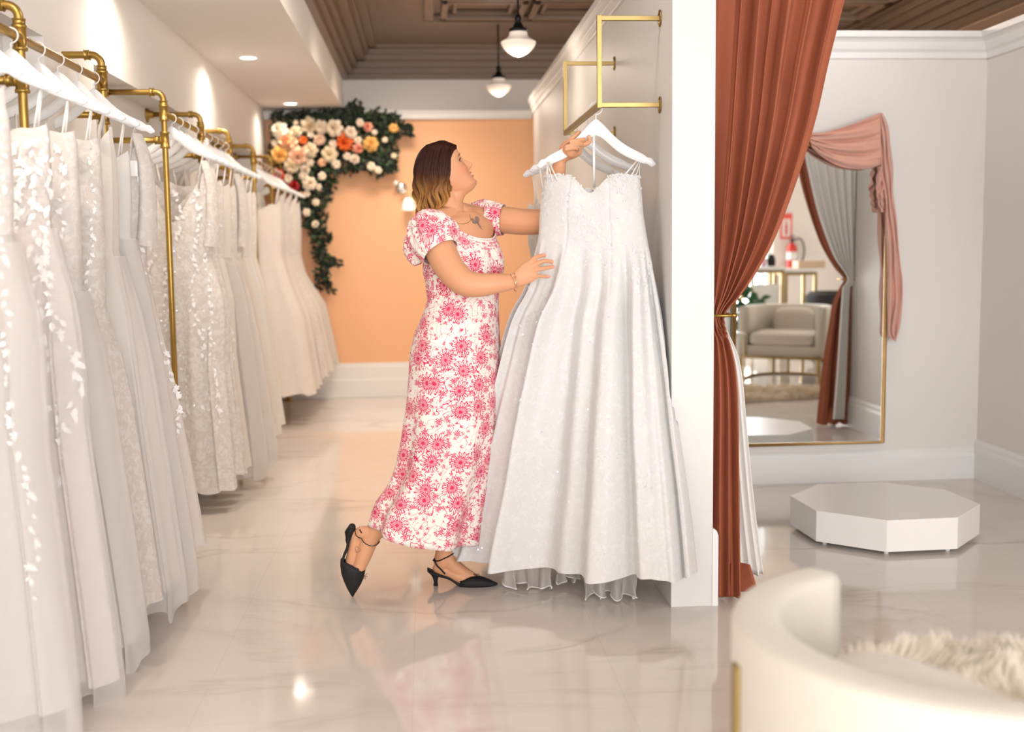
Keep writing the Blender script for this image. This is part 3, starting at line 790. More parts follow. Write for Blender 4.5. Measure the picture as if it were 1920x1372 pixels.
# two more gowns behind on the same rail
def gown_back(y, hx, seed, label, hlab, aisle, off, fab):
    g = make_gown(seed, label, 'gowns behind on the square gold wall rail', mats=(f_lace, fab), hem=.10, aisle=.20, wall=aisle, folds=7, vines=2, straps='thin', top=1.465, th=.08, strap_z=1.597, bust=.19, waist=1.15)
    g.location = (hx, y, 0)
    make_hanger(hx, y, HZ, hlab, 'hangers on the square gold wall rail', off)
gown_back(4.56, .625, 91, 'ivory lace gown hanging just behind the held gown', 'white hanger just behind the woman\'s hand, carrying the ivory lace gown', .36, -.05, f_ivory)
gown_back(4.88, .625, 92, 'cream gown furthest back on the square gold wall rail', 'white hanger furthest back on the square wall rail', .40, .04, f_champ)
# ------------------------------------------------------------------ curtains of the fitting room
ROD_Z = 2.30
e = empty('curtain_rod', (PX1, 4.0, ROD_Z), 'brass rod across the fitting room opening carrying the velvet curtains', 'curtain rod')
MB().tube([(PX1, 4.0, ROD_Z), (FXR, 4.0, ROD_Z)], .012, 12).build('rod', m_gold, e)
for x, s_ in ((PX1, 1), (FXR, -1)): MB().lathe([(0, 0), (.03, 0), (.03, .006), (0, .006)], (x, 4.0, ROD_Z), 18, axis=(s_, 0, 0)).build('end_plate', m_gold, e)
CW = [  # z, near-wall x, leading edge x (both from the wall), fold depth
 (2.29, .004, .50, .040), (2.10, .004, .455, .044), (1.90, .004, .405, .046), (1.70, .004, .360, .046), (1.50, .004, .300, .044), (1.30, .004, .225, .038),
 (1.18, .004, .160, .030), (1.10, .004, .105, .024), (1.03, .004, .048, .019), (.96, .004, .058, .022), (.85, .004, .084, .027), (.70, .004, .096, .030), (.45, .002, .101, .031), (.20, .002, .106, .032), (.012, .002, .110, .033)]
def curtain(side):
    CWs = [list(r) for r in CW]
    if side < 0:
        for r in CWs:
            if r[0] < 1: r[2] = interp(r[0], [.01, .45, .85, .96, 1.03], [.225, .185, .125, .08, .05])
    wx = PX1 if side > 0 else FXR
    lab = 'rust velvet curtain tied back against the partition at the fitting room opening' if side > 0 else 'second rust velvet curtain with pale lining, seen only in the mirror'
    Y0 = 3.985
    e = empty('velvet_curtain', (wx, Y0, 0), lab, 'curtain', 'fitting room curtains')
    cw = spline([np.array(r) for r in CWs], 150)
    nu = 300; NF = 7
    def surf(off, u0=0., u1=1., shrink=0):
        rows = []
        for i, (z, a, b, d) in enumerate(cw):
            row = []
            for j in range(nu+1):
                u = lerp(u0, u1, j/nu)
                uu = u+.030*math.sin(2*PI*u*1.7+z*.9)+.014*math.sin(2*PI*u*3.9+1)
                ph = 2*PI*(NF if z > 1.03 else lerp(3.1, NF, sst(.93, 1.03, z)))*uu+.5*math.sin(z*1.7+u*4)+(0 if z > 1.03 else 1.3)
                w = math.sin(ph); fold = (np.sign(w)*abs(w)**.7)*(.70+.30*math.sin(u*21+.7*z))+.09*math.sin(2*ph+1+z)
                x = a+(b-a)*(u**1.03)+.25*d*math.cos(ph)*(.2 if u < .03 or u > .97 else 1)*.55
                y = -d*fold*.9-.006
                if u > .86: y = lerp(y, -.036, sst(.86, .95, u)*.85)
                x = max(x, .003)
                row.append((wx+side*x, Y0+y+off, z+(.006*math.sin(ph) if z < .03 else 0)))
            rows.append(row)
        return rows
    MB().grid(surf(0)).build('velvet_face', m_velvet, e, solid=.003)
    # lining: hangs behind, spreads out below the tie
    L2 = spline([np.array(r) for r in [(2.28, .01, .465, .036), (1.9, .01, .375, .040), (1.5, .01, .272, .038), (1.2, .01, .155, .03), (1.05, .01, .055, .018), (.98, .012, .075, .018), (.85, .02, .128, .022), (.6, .03, .160, .028), (.35, .04, .190, .032), (.06, .05, .232, .036)]], 80)
    if side < 0: L2 = [q if q[0] > .98 else np.array([q[0], q[1]+.02, interp(q[0], [.06, .6, .98], [.15, .11, .085]), q[3]]) for q in L2]
    rows = []
    for z, a, b, d in L2:
        row = []
        for j in range(161):
            u = j/160; ph = 2*PI*6*u+.5*math.sin(z*2)
            row.append((wx+side*(a+(b-a)*u), Y0+.062+(.03*sst(1.0, .2, z) if z < 1 else 0)-d*.5*math.sin(ph), z))
        rows.append(row)
    MB().grid(rows).build('lining', m_lining, e, solid=.002)
    # turned velvet hem of the back edge
    rows = []
    for i in range(24):
        t = i/23; z = lerp(.13, .012, t)
        rows.append([(wx+side*(lerp(.085, lerp(.15, .185, t), s_)), Y0+.0+.02*math.sin(s_*4)+.01*t, z+.012*s_*t) for s_ in np.linspace(0, 1, 12)])
    MB().grid(rows).build('velvet_edge', m_velvet, e, solid=.003)
    # hold back
    t = empty('tieback_hook', (wx, Y0-.03, 1.03), 'gold rod holdback gathering the rust curtain at the partition' if side > 0 else 'gold rod holdback at the far jamb of the fitting room, seen in the mirror', 'curtain holdback', 'curtain holdbacks')
    yb = Y0-.058
    m = MB(); m.tube([(wx, Y0+.045, 1.03), (wx+side*.065, Y0+.045, 1.03), (wx+side*.078, Y0+.03, 1.03), (wx+side*.078, yb+.012, 1.03), (wx+side*.066, yb, 1.03), (wx+side*.004, yb, 1.03)], .0055, 12)
    m.build('rod', m_gold, t)
    m = MB(); m.tube([(wx+side*.066, yb, 1.03), (wx+side*.082, yb, 1.03)], [.0085, .0085], 14); m.build('end_cap', m_gold, t)
    return e
curtain(1); curtain(-1)

# ------------------------------------------------------------------ mirror with draped fabric
MX0, MX1, MZ0, MZ1, MY = 1.60, 2.425, .212, 1.80, 5.925
e = empty('wall_mirror', ((MX0+MX1)/2, BY, MZ0), 'tall gold framed mirror on the fitting room wall under pink draped fabric', 'mirror')
mg, mnt, mb_ = new_mat('mirror_glass'); mb_.inputs['Metallic'].default_value = 1; mb_.inputs['Roughness'].default_value = 0; mb_.inputs['Base Color'].default_value = (.93, .945, .935, 1)
MB().box((MX0+.012, MY-.004, MZ0+.012), (MX1-.012, MY, MZ1-.012)).build('mirror_glass', mg, e, smooth=False)
m = MB(); R_ = .05
def rr_path(x0, x1, z0, z1, y, r):
    out = [(x0, y, z0), (x1, y, z0)]
    for a in np.linspace(0, PI/2, 7): out.append((x1-r+r*math.cos(a), y, z1-r+r*math.sin(a)))
    for a in np.linspace(PI/2, PI, 7): out.append((x0+r+r*math.cos(a), y, z1-r+r*math.sin(a)))
    return out
pth = rr_path(MX0+.006, MX1-.006, MZ0+.006, MZ1-.006, MY-.008, .03)
m.tube(pth+[pth[0]], .0105, 10); m.build('frame', m_gold_frame, e)
m = MB(); m.box((MX0, MY, MZ0), (MX1, BY-.001, MZ1-.02)); m.build('backing', simple('mirror_backing', (.2, .16, .1, 1), .7), e, smooth=False)
m = MB()
x = MX0+.01
while x < MX1-.01: m.ball((x, MY-.019, MZ0+.004), .0035, 6, 4); x += .009
z = MZ0+.01
while z < MZ1-.05: m.ball((MX1-.004, MY-.019, z), .0035, 6, 4); z += .009
m.build('beading', m_gold_frame, e)
q = P(1517, 262, 5.88)
m = MB(); m.lathe([(0, -.01), (.026, -.01), (.034, 0), (.026, .012), (.018, .012), (.018, .02), (.012, .03), (0, .033)], q, 24, axis=(0, -1, 0))
m.tube([q+[.03*math.cos(t), 0, .03*math.sin(t)] for t in np.linspace(0, 2*PI, 25)], .006, 8); m.tube([q, (q[0], BY, q[2])], .008, 8)
m.build('rosette', m_gold_frame, e)
# fabric swag
m_gauze = simple('dusty_pink_gauze', srgb(212, 160, 142), .85, sheen=.3, bump=.6, bscale=70, noise=.08, nscale=14)
e = empty('fabric_swag', (2.39, 5.9, 1.94), 'dusty pink gauze fabric draped over the top corner of the gold mirror', 'fabric drape')
TOPC = [(1516, 250), (1545, 248), (1590, 236), (1625, 222), (1651, 211)]
BOTC = [(1522, 275), (1545, 296), (1580, 313), (1620, 317), (1652, 309)]
nT = 90; nR = 46
tc_ = spline(TOPC, nT); bc_ = spline(BOTC, nT)
rows = []
for i in range(nR):
    t = i/(nR-1); row = []
    for j in range(nT):
        s_ = j/(nT-1); g = lerp(tc_[j], bc_[j], t)
        d = 5.865-.020*math.sin(t*PI)-(.016*math.sin(t*22+3*s_+1.2*math.sin(s_*5))+.009*math.sin(t*41-7*s_))*(.35+.65*math.sin(PI*min(1, s_*1.0+.08)))
        row.append(P(g[0], g[1], d))
    rows.append(row)
MB().grid(rows).build('swag', m_gauze, e, solid=.004)
def tail(name, left, right, d0, fr, seed):
    n = 120; k = 40; a = spline(left, n); b = spline(right, n); rows = []
    for i in range(n):
        t = i/(n-1); row = []
        for j in range(k):
            s_ = j/(k-1); g = a[i]*(1-s_)+b[i]*s_
            g = g+np.array([1.6*math.sin(t*31+s_*5+seed)*.5, 0])
            d = d0-.018*math.sin(PI*s_)-.013*math.sin(s_*fr+2.2*math.sin(t*6+seed))-.005*math.sin(t*34+s_*9)
            row.append(P(g[0], g[1], d))
        rows.append(row)
    MB().grid(rows).build(name, m_gauze, e, solid=.004)
tail('tail', [(1650, 213), (1650, 262), (1652, 310), (1658, 365), (1661, 420), (1663, 500), (1664, 560), (1665, 622), (1676, 637)],
     [(1655, 212), (1667, 248), (1673, 310), (1675, 365), (1682, 430), (1690, 510), (1692, 570), (1686, 612), (1680, 641)], 5.875, 16, 1)
tail('short_tail', [(1646, 312), (1643, 345), (1645, 370), (1652, 396)], [(1660, 312), (1660, 345), (1658, 375), (1655, 398)], 5.885, 9, 4)

# ------------------------------------------------------------------ octagonal fitting platform
e = empty('fitting_platform', (1.991, 4.849, 0), 'low white octagonal fitting platform on the marble floor', 'platform')
m_plat = simple('white_platform_laminate', (.84, .825, .805, 1), .28)
a0 = 2.7962; Rr = .3984
poly = [(1.991+Rr*math.cos(a0+k*PI/4), 4.849+Rr*math.sin(a0+k*PI/4), .018) for k in range(8)]
MB().prism(poly, (0, 0, .133)).build('platform_body', m_plat, e, smooth=False, bevel=.0025, fix=True)
for k in range(8):
    a = a0+k*PI/4
    MB().lathe([(0, 0), (.010, 0), (.010, .018), (0, .018)], (1.991+(Rr-.05)*math.cos(a), 4.849+(Rr-.05)*math.sin(a), 0), 12).build('foot', m_white, e)

# ------------------------------------------------------------------ barrel armchairs
def rounded_shell(mb, path, zlo, zhi, th, r=.02):
    """upholstered wall of thickness th following a plan path, rounded top"""
    k = len(path); rows = []
    for i in range(k):
        p = np.array(path[i]); t = np.array(path[min(i+1, k-1)])-np.array(path[max(i-1, 0)]); t /= np.linalg.norm(t); n = np.array([-t[1], t[0]])
        zt = zhi(i/(k-1)) if callable(zhi) else zhi
        sec = [(-th/2, zlo), (-th/2, zt-r)]+[(-th/2+r-r*math.cos(a), zt-r+r*math.sin(a)) for a in (.5, 1., PI/2)]
        sec += [(th/2-r+r*math.cos(a), zt-r+r*math.sin(a)) for a in (PI/2, 1., .5)]+[(th/2, zt-r), (th/2, zlo)]
        rows.append([(p[0]+n[0]*s, p[1]+n[1]*s, z) for s, z in sec])
    mb.grid(rows, True, True, True)
def cushion(mb, c, size, puff=.03, n=14, pw=.22):
    rows = []; cx, cy, cz = c; sx, sy, sz = size
    for i in range(n+1):
        v = -PI/2+PI*i/n; row = []
        for j in range(4*n):
            u = 2*PI*j/(4*n)
            f = lambda q, w: np.sign(q)*abs(q)**w
            x = f(math.cos(v), pw)*f(math.cos(u), pw)*sx/2; y = f(math.cos(v), pw)*f(math.sin(u), pw)*sy/2; z = f(math.sin(v), .55)*sz/2
            z *= 1+puff*12*math.cos(x/sx*PI)*math.cos(y/sy*PI)*.35
            row.append((cx+x, cy+y, cz+z))
        rows.append(row)
    mb.grid(rows, True, True, True)
def armchair(loc, rot, label, group, top=.70, half=.38, arm=.34, dz=0):
    e = empty('armchair', (0, 0, 0), label, 'armchair', group)
    hw = half-.05
    path = [(hw, arm), (hw, arm/2), (hw, 0)]+[(hw*math.cos(-a), hw*.95*math.sin(-a)) for a in np.linspace(.15, PI-.15, 22)]+[(-hw, 0), (-hw, arm/2), (-hw, arm)]
    m = MB(); rounded_shell(m, path, .235, top, .085); m.build('barrel_back', m_cream, e)
    m = MB(); pl = [(hw-.03, arm-.01, .235)]+[((hw-.03)*math.cos(-a), (hw-.03)*.95*math.sin(-a), .235) for a in np.linspace(0, PI, 18)]+[(-hw+.03, arm-.01, .235)]
    m.prism(pl, (0, 0, .10)); m.build('seat_base', m_cream, e, smooth=False, fix=True)
    m = MB(); cushion(m, (0, .06-(.34-arm)*.35, .395-dz), (2*hw-.10, .58-(.34-arm)*.4, .13)); m.build('seat_cushion', m_cream, e)
    m = MB(); cushion(m, (.02, -.17, .53-dz), (.40, .13, .26), pw=.4); m.build('back_pillow', m_cream, e)
    ft = []
    r = half-.045
    ringp = [(r, arm+.02)]+[(r*math.cos(-a), r*.95*math.sin(-a)) for a in np.linspace(0, PI, 28)]+[(-r, arm+.02)]
    m = MB(); rounded_shell(m, ringp, .215, .238, .022, .003); rounded_shell(m, ringp, .0, .02, .022, .003)
    m.box((-r, arm+.005, .215), (r, arm+.027, .238)); m.build('gold_frame', m_gold2, e)
    for x, y in ((r, arm+.012), (-r, arm+.012), (.07, -r*.93), (-.07, -r*.93)):
        m = MB(); m.box((x-.011, y-.011, .015), (x+.011, y+.011, .22)); m.build('leg', m_gold2, e, smooth=False)
    for an in (-PI*.32, -PI*.68):       # gold straps running up the outside of the barrel
        rows = []
        for z in (.0, .2, .4, .56, .575):
            rows.append([((hw+d)*math.cos(an+t), (hw+d)*.95*math.sin(an+t), z) for d, t in ((.041, -.035), (.052, -.035), (.052, .035), (.041, .035))])
        MB().grid(rows, True, True, True).build('gold_upright', m_gold2, e, smooth=False)
    e.location = loc; e.rotation_euler = (0, 0, rot)
    return e
armchair((3.46, 1.05, 0), math.radians(30), 'cream barrel armchair on gold frame, seen whole in the mirror', 'barrel armchairs', half=.41)
fg = armchair((.905, 1.80, 0), math.radians(-60), 'cream barrel armchair cropped at the bottom right corner of the frame', 'barrel armchairs', top=.64, half=.42, arm=.05, dz=.07)
m_fur = simple('sheepskin', srgb(252, 244, 230), .95, sheen=.6, noise=.04, nscale=18)
m = MB(); r = random.Random(8); tc0 = (1.08, 1.95); rows = []
def tz(x, y): return .475-.05*((x-tc0[0])/.42)**2-.08*((y-tc0[1])/.36)**4
for i in range(12):
    t = i/11; rows.append([(tc0[0]+.40*t*math.cos(a), tc0[1]+.30*t*math.sin(a), tz(tc0[0]+.40*t*math.cos(a), tc0[1]+.30*t*math.sin(a))-.02) for a in np.linspace(0, 2*PI, 48, endpoint=False)])
m.grid(rows, True)
for i in range(9000):
    a = r.uniform(0, 2*PI); t = math.sqrt(r.random()); x = tc0[0]+.40*t*math.cos(a); y = tc0[1]+.30*t*math.sin(a); z = tz(x, y)-.02
    cl = math.sin(x*41+2*math.sin(y*33))*math.sin(y*37+2*math.sin(x*29)); h = .035+.02*cl+.01*r.random()
    dx, dy = .03*math.cos(x*19+y*15)+r.uniform(-.01, .01), .03*math.sin(y*21-x*14)+r.uniform(-.01, .01); ang = r.uniform(0, PI); wx_, wy_ = .003*math.cos(ang), .003*math.sin(ang); n = len(m.v)
    m.v += [(x-wx_, y-wy_, z), (x+wx_, y+wy_, z), (x+dx, y+dy, z+h)]; m.f += [(n, n+1, n+2)]
o = m.build('sheepskin_throw', m_fur, None); tag(o, 'fluffy sheepskin throw lying on the cropped cream armchair at the bottom right', 'throw')

# sheepskin rug, hair particles-free: many small tufts
e_mat = simple('sheepskin_rug_wool', srgb(236, 222, 200), .95, sheen=.4, noise=.10, nscale=18)
m = MB(); r = random.Random(3)
def rugr(a): return 1+.07*math.sin(3*a+1)+.05*math.sin(5*a)+.03*math.sin(9*a)
rc = (2.3, 2.28); ra, rb_ = 1.12, .50
rows = []
for i in range(14):
    t = i/13; rows.append([(rc[0]+ra*t*rugr(a)*math.cos(a), rc[1]+rb_*t*rugr(a)*math.sin(a), .022*(1-t**6)+.004) for a in np.linspace(0, 2*PI, 64, endpoint=False)])
m.grid(rows, True)
for i in range(26000):
    a = r.uniform(0, 2*PI); t = math.sqrt(r.random())*1.0; x = rc[0]+ra*t*rugr(a)*math.cos(a); y = rc[1]+rb_*t*rugr(a)*math.sin(a)
    cl = math.sin(x*31+2*math.sin(y*23))*math.sin(y*27+2*math.sin(x*19))
    h = .035+.025*cl+.01*r.random(); dx, dy = .03*math.cos(x*9+y*5)+r.uniform(-.012, .012), .03*math.sin(y*11-x*4)+r.uniform(-.012, .012); w = .0035
    ang = r.uniform(0, PI); wx_, wy_ = w*math.cos(ang), w*math.sin(ang)
    n = len(m.v)
    m.v += [(x-wx_, y-wy_, .015), (x+wx_, y+wy_, .015), (x+dx*.5+wx_*.7, y+dy*.5+wy_*.7, .015+h*.7), (x+dx*.5-wx_*.7, y+dy*.5-wy_*.7, .015+h*.7), (x+dx, y+dy, .015+h*.9)]
    m.f += [(n, n+1, n+2, n+3), (n+3, n+2, n+4)]
o = m.build('sheepskin_rug', e_mat, None); tag(o, 'fluffy cream sheepskin rug on the marble between armchair and platform', 'rug')

# ------------------------------------------------------------------ things seen in the mirror at the street end
wy = FY+.001
def MR(x, y, Y):      # real position of something seen in the mirror, at real depth Y
    p = P(x, y, 2*(MY-.004)-Y); return np.array([p[0], Y, p[2]])
m_ctr = simple('white_lacquer_top', (.85, .85, .84, 1), .25)
def table(x0, x1, y0, y1, h, label, panel=True):
    e = empty('console_table', ((x0+x1)/2, (y0+y1)/2, 0), label, 'table', 'consoles at the street end')
    MB().box((x0, y0, h-.04), (x1, y1, h)).build('table_top', m_ctr, e, smooth=False, bevel=.003)
    for x in (x0+.02, x1-.02):
        for y in (y0+.02, y1-.02):
            MB().box((x-.018, y-.018, 0), (x+.018, y+.018, h-.04)).build('leg', m_gold2, e, smooth=False)
    MB().box((x0+.02, y0+.02, h-.075), (x1-.02, y1-.02, h-.045)).build('apron', m_gold2, e, smooth=False)
    if panel:
        MB().box((x0+.05, y1-.05, .22), (x1-.05, y1-.03, h-.20)).build('front_panel', m_white, e, smooth=False, bevel=.002)
        MB().box((x0+.05, y0+.05, .14), (x1-.05, y1-.05, .18)).build('shelf', m_white, e, smooth=False)
    else:
        for z in (.30, .60): MB().box((x0+.02, y0+.02, z), (x1-.02, y1-.02, z+.015)).build('shelf', gm, e, smooth=False)
    return e
a = MR(1412, 500, -1.0); b = MR(1468, 500, -1.0); c = MR(1533, 503, -1.1)
table(a[0]-.02, b[0]+.02, -1.5, -1.0, a[2], 'white console with gold legs and white front panel, left in the mirror')
table(b[0]+.05, c[0], -1.55, -1.1, c[2], 'glass shelved white console with gold legs, right in the mirror', False)
def leafball(name, c, r, n, mat, label, cat):
    m = MB(); q = random.Random(n)
    for i in range(n):
        v = np.array([q.gauss(0, 1), q.gauss(0, 1), q.gauss(0, 1)]); v /= np.linalg.norm(v)
        p = np.asarray(c)+v*r*q.uniform(.4, 1); leaf_at(m, p, np.array([q.gauss(0, 1), q.gauss(0, 1), 1]), v, r*.22)
    return m
p = MR(1392, 552, -.4)
e = empty('potted_plant', (p[0]-.1, -.4, 0), 'green leafy plant in white pot, left edge of the mirror', 'plant')
m_green = simple('leaf_green', srgb(52, 98, 62), .5)
MB().lathe([(0, 0), (.10, 0), (.15, .30), (.14, .30), (.13, .26), (0, .26)], (p[0]-.1, -.4, 0), 24).build('pot', m_white, e)
leafball('x', (p[0]-.1, -.4, .62), .30, 260, m_green, '', '').build('foliage', m_green, e)
p = MR(1545, 555, -.4)
e = empty('bucket_chair', (p[0]+.15, -.55, 0), 'black rounded bucket chair behind the armchair, right of the mirror', 'chair')
m = MB(); m.lathe([(0, .10), (.26, .10), (.30, .20), (.31, .45), (.29, .72), (.24, .76), (.22, .70), (.22, .46), (0, .44)], (p[0]+.15, -.55, 0), 32); m.build('seat_shell', m_black, e)
for dx, dy in ((.17, .17), (-.17, .17), (.17, -.17), (-.17, -.17)): MB().tube([(p[0]+.15+dx, -.55+dy, 0), (p[0]+.15+dx*.8, -.55+dy*.8, .12)], .012, 8).build('leg', m_blackm, e)
# extinguisher and its sign
p = MR(1481, 478, wy); ex, ez = p[0], p[2]
m_red = simple('extinguisher_red', srgb(205, 40, 30), .3, coat=.5)
e = empty('fire_extinguisher', (ex, wy+.07, ez-.25), 'red fire extinguisher with hose hung on the white street wall, seen in the mirror', 'fire extinguisher')
MB().lathe([(0, -.20), (.06, -.20), (.065, -.18), (.065, .08), (.055, .12), (.025, .145), (.02, .16), (0, .16)], (ex, wy+.075, ez), 24).build('cylinder', m_red, e)
m = MB(); m.tube([(ex, wy+.075, ez+.15), (ex, wy+.075, ez+.20)], .02, 10); m.box((ex-.012, wy+.05, ez+.19), (ex+.012, wy+.16, ez+.205)); m.box((ex-.012, wy+.05, ez+.225), (ex+.012, wy+.15, ez+.24)); m.build('valve', m_blackm, e)
m = MB(); m.tube(spline([(ex, wy+.08, ez+.18), (ex+.10, wy+.10, ez+.20), (ex+.15, wy+.10, ez+.08), (ex+.13, wy+.10, ez-.06), (ex+.05, wy+.13, ez-.18)], 20), .010, 8); m.build('hose', m_blackm, e)
m = MB(); m.lathe([(.066, -.06), (.0665, -.06), (.0665, .04), (.066, .04)], (ex, wy+.075, ez), 24, cap=False); m.build('label', m_white, e)
p = MR(1474, 424, wy)
e = empty('safety_sign', (p[0], wy, p[2]), 'tall red and white sign above the fire extinguisher, seen in the mirror', 'sign')
MB().box((p[0]-.075, wy, p[2]-.16), (p[0]+.075, wy+.006, p[2]+.16)).build('sign_board', simple('sign_red', srgb(226, 84, 80), .5), e, smooth=False)
m = MB(); m.box((p[0]-.05, wy+.006, p[2]-.13), (p[0]+.05, wy+.008, p[2]+.09)); m.build('white_field', m_white, e, smooth=False)
m = MB(); m.box((p[0]-.016, wy+.008, p[2]-.11), (p[0]+.016, wy+.009, p[2]+.02)); m.box((p[0]-.007, wy+.008, p[2]+.02), (p[0]+.007, wy+.009, p[2]+.05)); m.box((p[0]-.03, wy+.008, p[2]+.05), (p[0]+.02, wy+.009, p[2]+.062)); m.build('pictogram', m_red, e, smooth=False)
# little things on the consoles
p = MR(1517, 495, -1.3)
o = MB().box((p[0]-.16, -1.42, c[2]), (p[0]+.16, -1.2, c[2]+.085)).build('storage_box', simple('tan_card', srgb(205, 180, 155), .7), None, smooth=False, bevel=.004); tag(o, 'tan flat box on the right console, seen in the mirror', 'box')
p = MR(1434, 480, -1.2)
o = MB().lathe([(0, 0), (.03, 0), (.035, .08), (.02, .10), (.012, .14), (0, .14)], (p[0], -1.25, a[2]), 16).build('hand_soap_bottle', simple('pink_plastic', srgb(200, 150, 160), .3), None); tag(o, 'small pink bottle on the left console, seen in the mirror', 'bottle')
p = MR(1478, 497, -1.3)
o = MB().lathe([(0, 0), (.045, 0), (.05, .07), (.03, .13), (.0, .14)], (b[0]-.06, -1.25, a[2]), 16).build('vase', m_black, None); tag(o, 'small black vase at the end of the left console, seen in the mirror', 'vase')
# slim gold side table left of the armchair
p = MR(1387, 640, 1.5); sx = p[0]
e = empty('side_table', (sx-.2, 1.5, 0), 'white topped side table on thin gold legs, left edge of the mirror', 'side table')
MB().box((sx-.42, 1.3, .47), (sx, 1.7, .49)).build('table_top', m_ctr, e, smooth=False)
for x, y in ((sx-.01, 1.31), (sx-.01, 1.69), (sx-.41, 1.31), (sx-.41, 1.69)): MB().box((x-.007, y-.007, 0), (x+.007, y+.007, .47)).build('leg', m_gold2, e, smooth=False)

# ------------------------------------------------------------------ flower garland on the end wall
FYY = EY-.10
def fl(x, y, d=.0): return P(x, y, FYY-d)
g0 = fl(590, 300)
e = empty('flower_garland', (g0[0], EY, g0[2]), 'corner garland of cream, peach and orange blooms with dark foliage on the end wall', 'flower arrangement')
m_dk = simple('dark_foliage', srgb(22, 36, 22), .6, noise=.4, nscale=30)
m_lf = simple('green_foliage', srgb(48, 72, 40), .55, noise=.4, nscale=30)
r = random.Random(21)
def inside(x, y):
    a = 508 <= x <= 745 and 212+.0*x <= y <= 322-(max(0, x-640)*.0)
    if x > 600 and y > 322: a = False
    b_ = 545 <= x <= 632 and 300 < y < 545 and x < lerp(640, 612, sst(300, 400, y)) and x > lerp(508, 590, sst(300, 480, y))
    return a or b_
def leafmesh(mb, n, pts, smin, smax, d0, d1):
    for i in range(n):
        while True:
            x, y = pts(r)
            if x: break
        d = r.uniform(d0, d1); p = fl(x, y, d)
        nrm = np.array([r.gauss(0, .6), -1, r.gauss(0, .6)]); ang = r.uniform(0, 2*PI)
        leaf_at(mb, p, nrm, np.array([math.cos(ang), 0, math.sin(ang)]), r.uniform(smin, smax))
def body(r):
    x, y = r.uniform(505, 760), r.uniform(205, 540)
    return (x, y) if inside(x, y) else (None, None)
m = MB(); leafmesh(m, 2600, body, .014, .03, 0, .05)
rows = []
o = m.build('foliage', m_dk, e); o['kind'] = 'stuff'
m = MB(); leafmesh(m, 500, body, .015, .03, .05, .10)
# sprigs reaching outwards
def sprig(mb, pts, n, s):
    sp = spline(pts, n)
    mb.tube([fl(q[0], q[1], .05) for q in sp], .003, 5)
    for i, q in enumerate(sp):
        for k in range(3):
            a = r.uniform(0, 2*PI); leaf_at(mb, fl(q[0]+r.uniform(-5, 5), q[1]+r.uniform(-5, 5), r.uniform(.02, .08)), np.array([r.gauss(0, .5), -1, r.gauss(0, .5)]), np.array([math.cos(a), 0, math.sin(a)]), s*r.uniform(.7, 1.2))
m2 = MB()
for pts in ([(640, 235), (655, 210), (662, 196)], [(650, 235), (668, 215), (676, 198)], [(625, 225), (635, 212), (640, 208)], [(690, 250), (697, 225), (700, 212)], [(705, 250), (725, 228), (740, 218)], [(720, 250), (745, 232), (765, 235), (768, 250)],
            [(700, 280), (735, 262), (752, 240), (764, 250)], [(690, 295), (718, 300), (738, 290)], [(700, 300), (722, 318), (735, 300)], [(660, 300), (690, 315), (712, 325)], [(600, 310), (640, 320), (680, 315)], [(585, 380), (600, 420), (605, 470), (612, 500)],
            [(590, 420), (610, 440), (618, 448)], [(600, 470), (620, 490), (634, 490)], [(605, 490), (615, 520), (619, 548)], [(560, 350), (580, 420), (598, 480)], [(575, 330), (595, 370), (590, 400)], [(600, 320), (612, 345), (605, 380)], [(520, 225), (560, 212), (610, 214)], [(600, 215), (640, 208), (690, 222)]):
    sprig(m2, pts, 16, .026)
o = m2.build('sprigs', m_dk, e); o['kind'] = 'stuff'
o = m.build('green_leaves', m_lf, e); o['kind'] = 'stuff'
fm = {}
def fmat(c):
    if c not in fm: fm[c] = simple('petal_%d_%d_%d' % c, srgb(*c), .6, noise=.08, nscale=60)
    return fm[c]
def bloom(name, x, y, px, col, layers=4, pet=7, pointed=False, centre=None):
    rad = px/FPX*(EY-.2)/2*1.0; c = fl(x, y, .09+r.uniform(0, .03)); m = MB()
    tilt = np.array([r.gauss(0, .25), -1, r.gauss(0, .25)]); a_, b_, n_ = frame(tilt, (0, 0, 1))
    for L in range(layers):
        R1 = rad*(1-L/(layers+.6)); k = max(4, pet-L)
        for q in range(k):
            an = 2*PI*q/k+L*.6+r.uniform(-.1, .1); d = a_*math.cos(an)+b_*math.sin(an); s_ = np.cross(n_, d)
            wd = R1*(1.9/k*1.6) if not pointed else R1*.26
            rows = []
            for i in range(5):
                t = i/4; wdt = wd*(math.sin(PI*(.18+.74*t))**(.6 if not pointed else 1)); hgt = rad*(.10*L+(.28+.16*L)*math.sin(t*1.5)-.32*t**3*(1.2 if L < 2 else .2))
                rows.append([c+d*R1*t+s_*wdt*u+n_*(hgt-abs(u)**2*wd*-.25) for u in (-1, -.5, 0, .5, 1)])
            m.grid(rows)
    m.ball(c+n_*rad*.22, rad*.20, 10, 6)
    o = m.build(name, fmat(col), e)
    if centre:
        z = MB(); z.ball(c+n_*rad*.42, rad*.24, 10, 6); z.build('flower_centre', fmat(centre), o)
    return o
IV, CR, PE, OR, YE, RD, PK = (245, 228, 205), (240, 222, 190), (240, 190, 150), (235, 110, 40), (240, 190, 110), (170, 20, 30), (240, 165, 140)
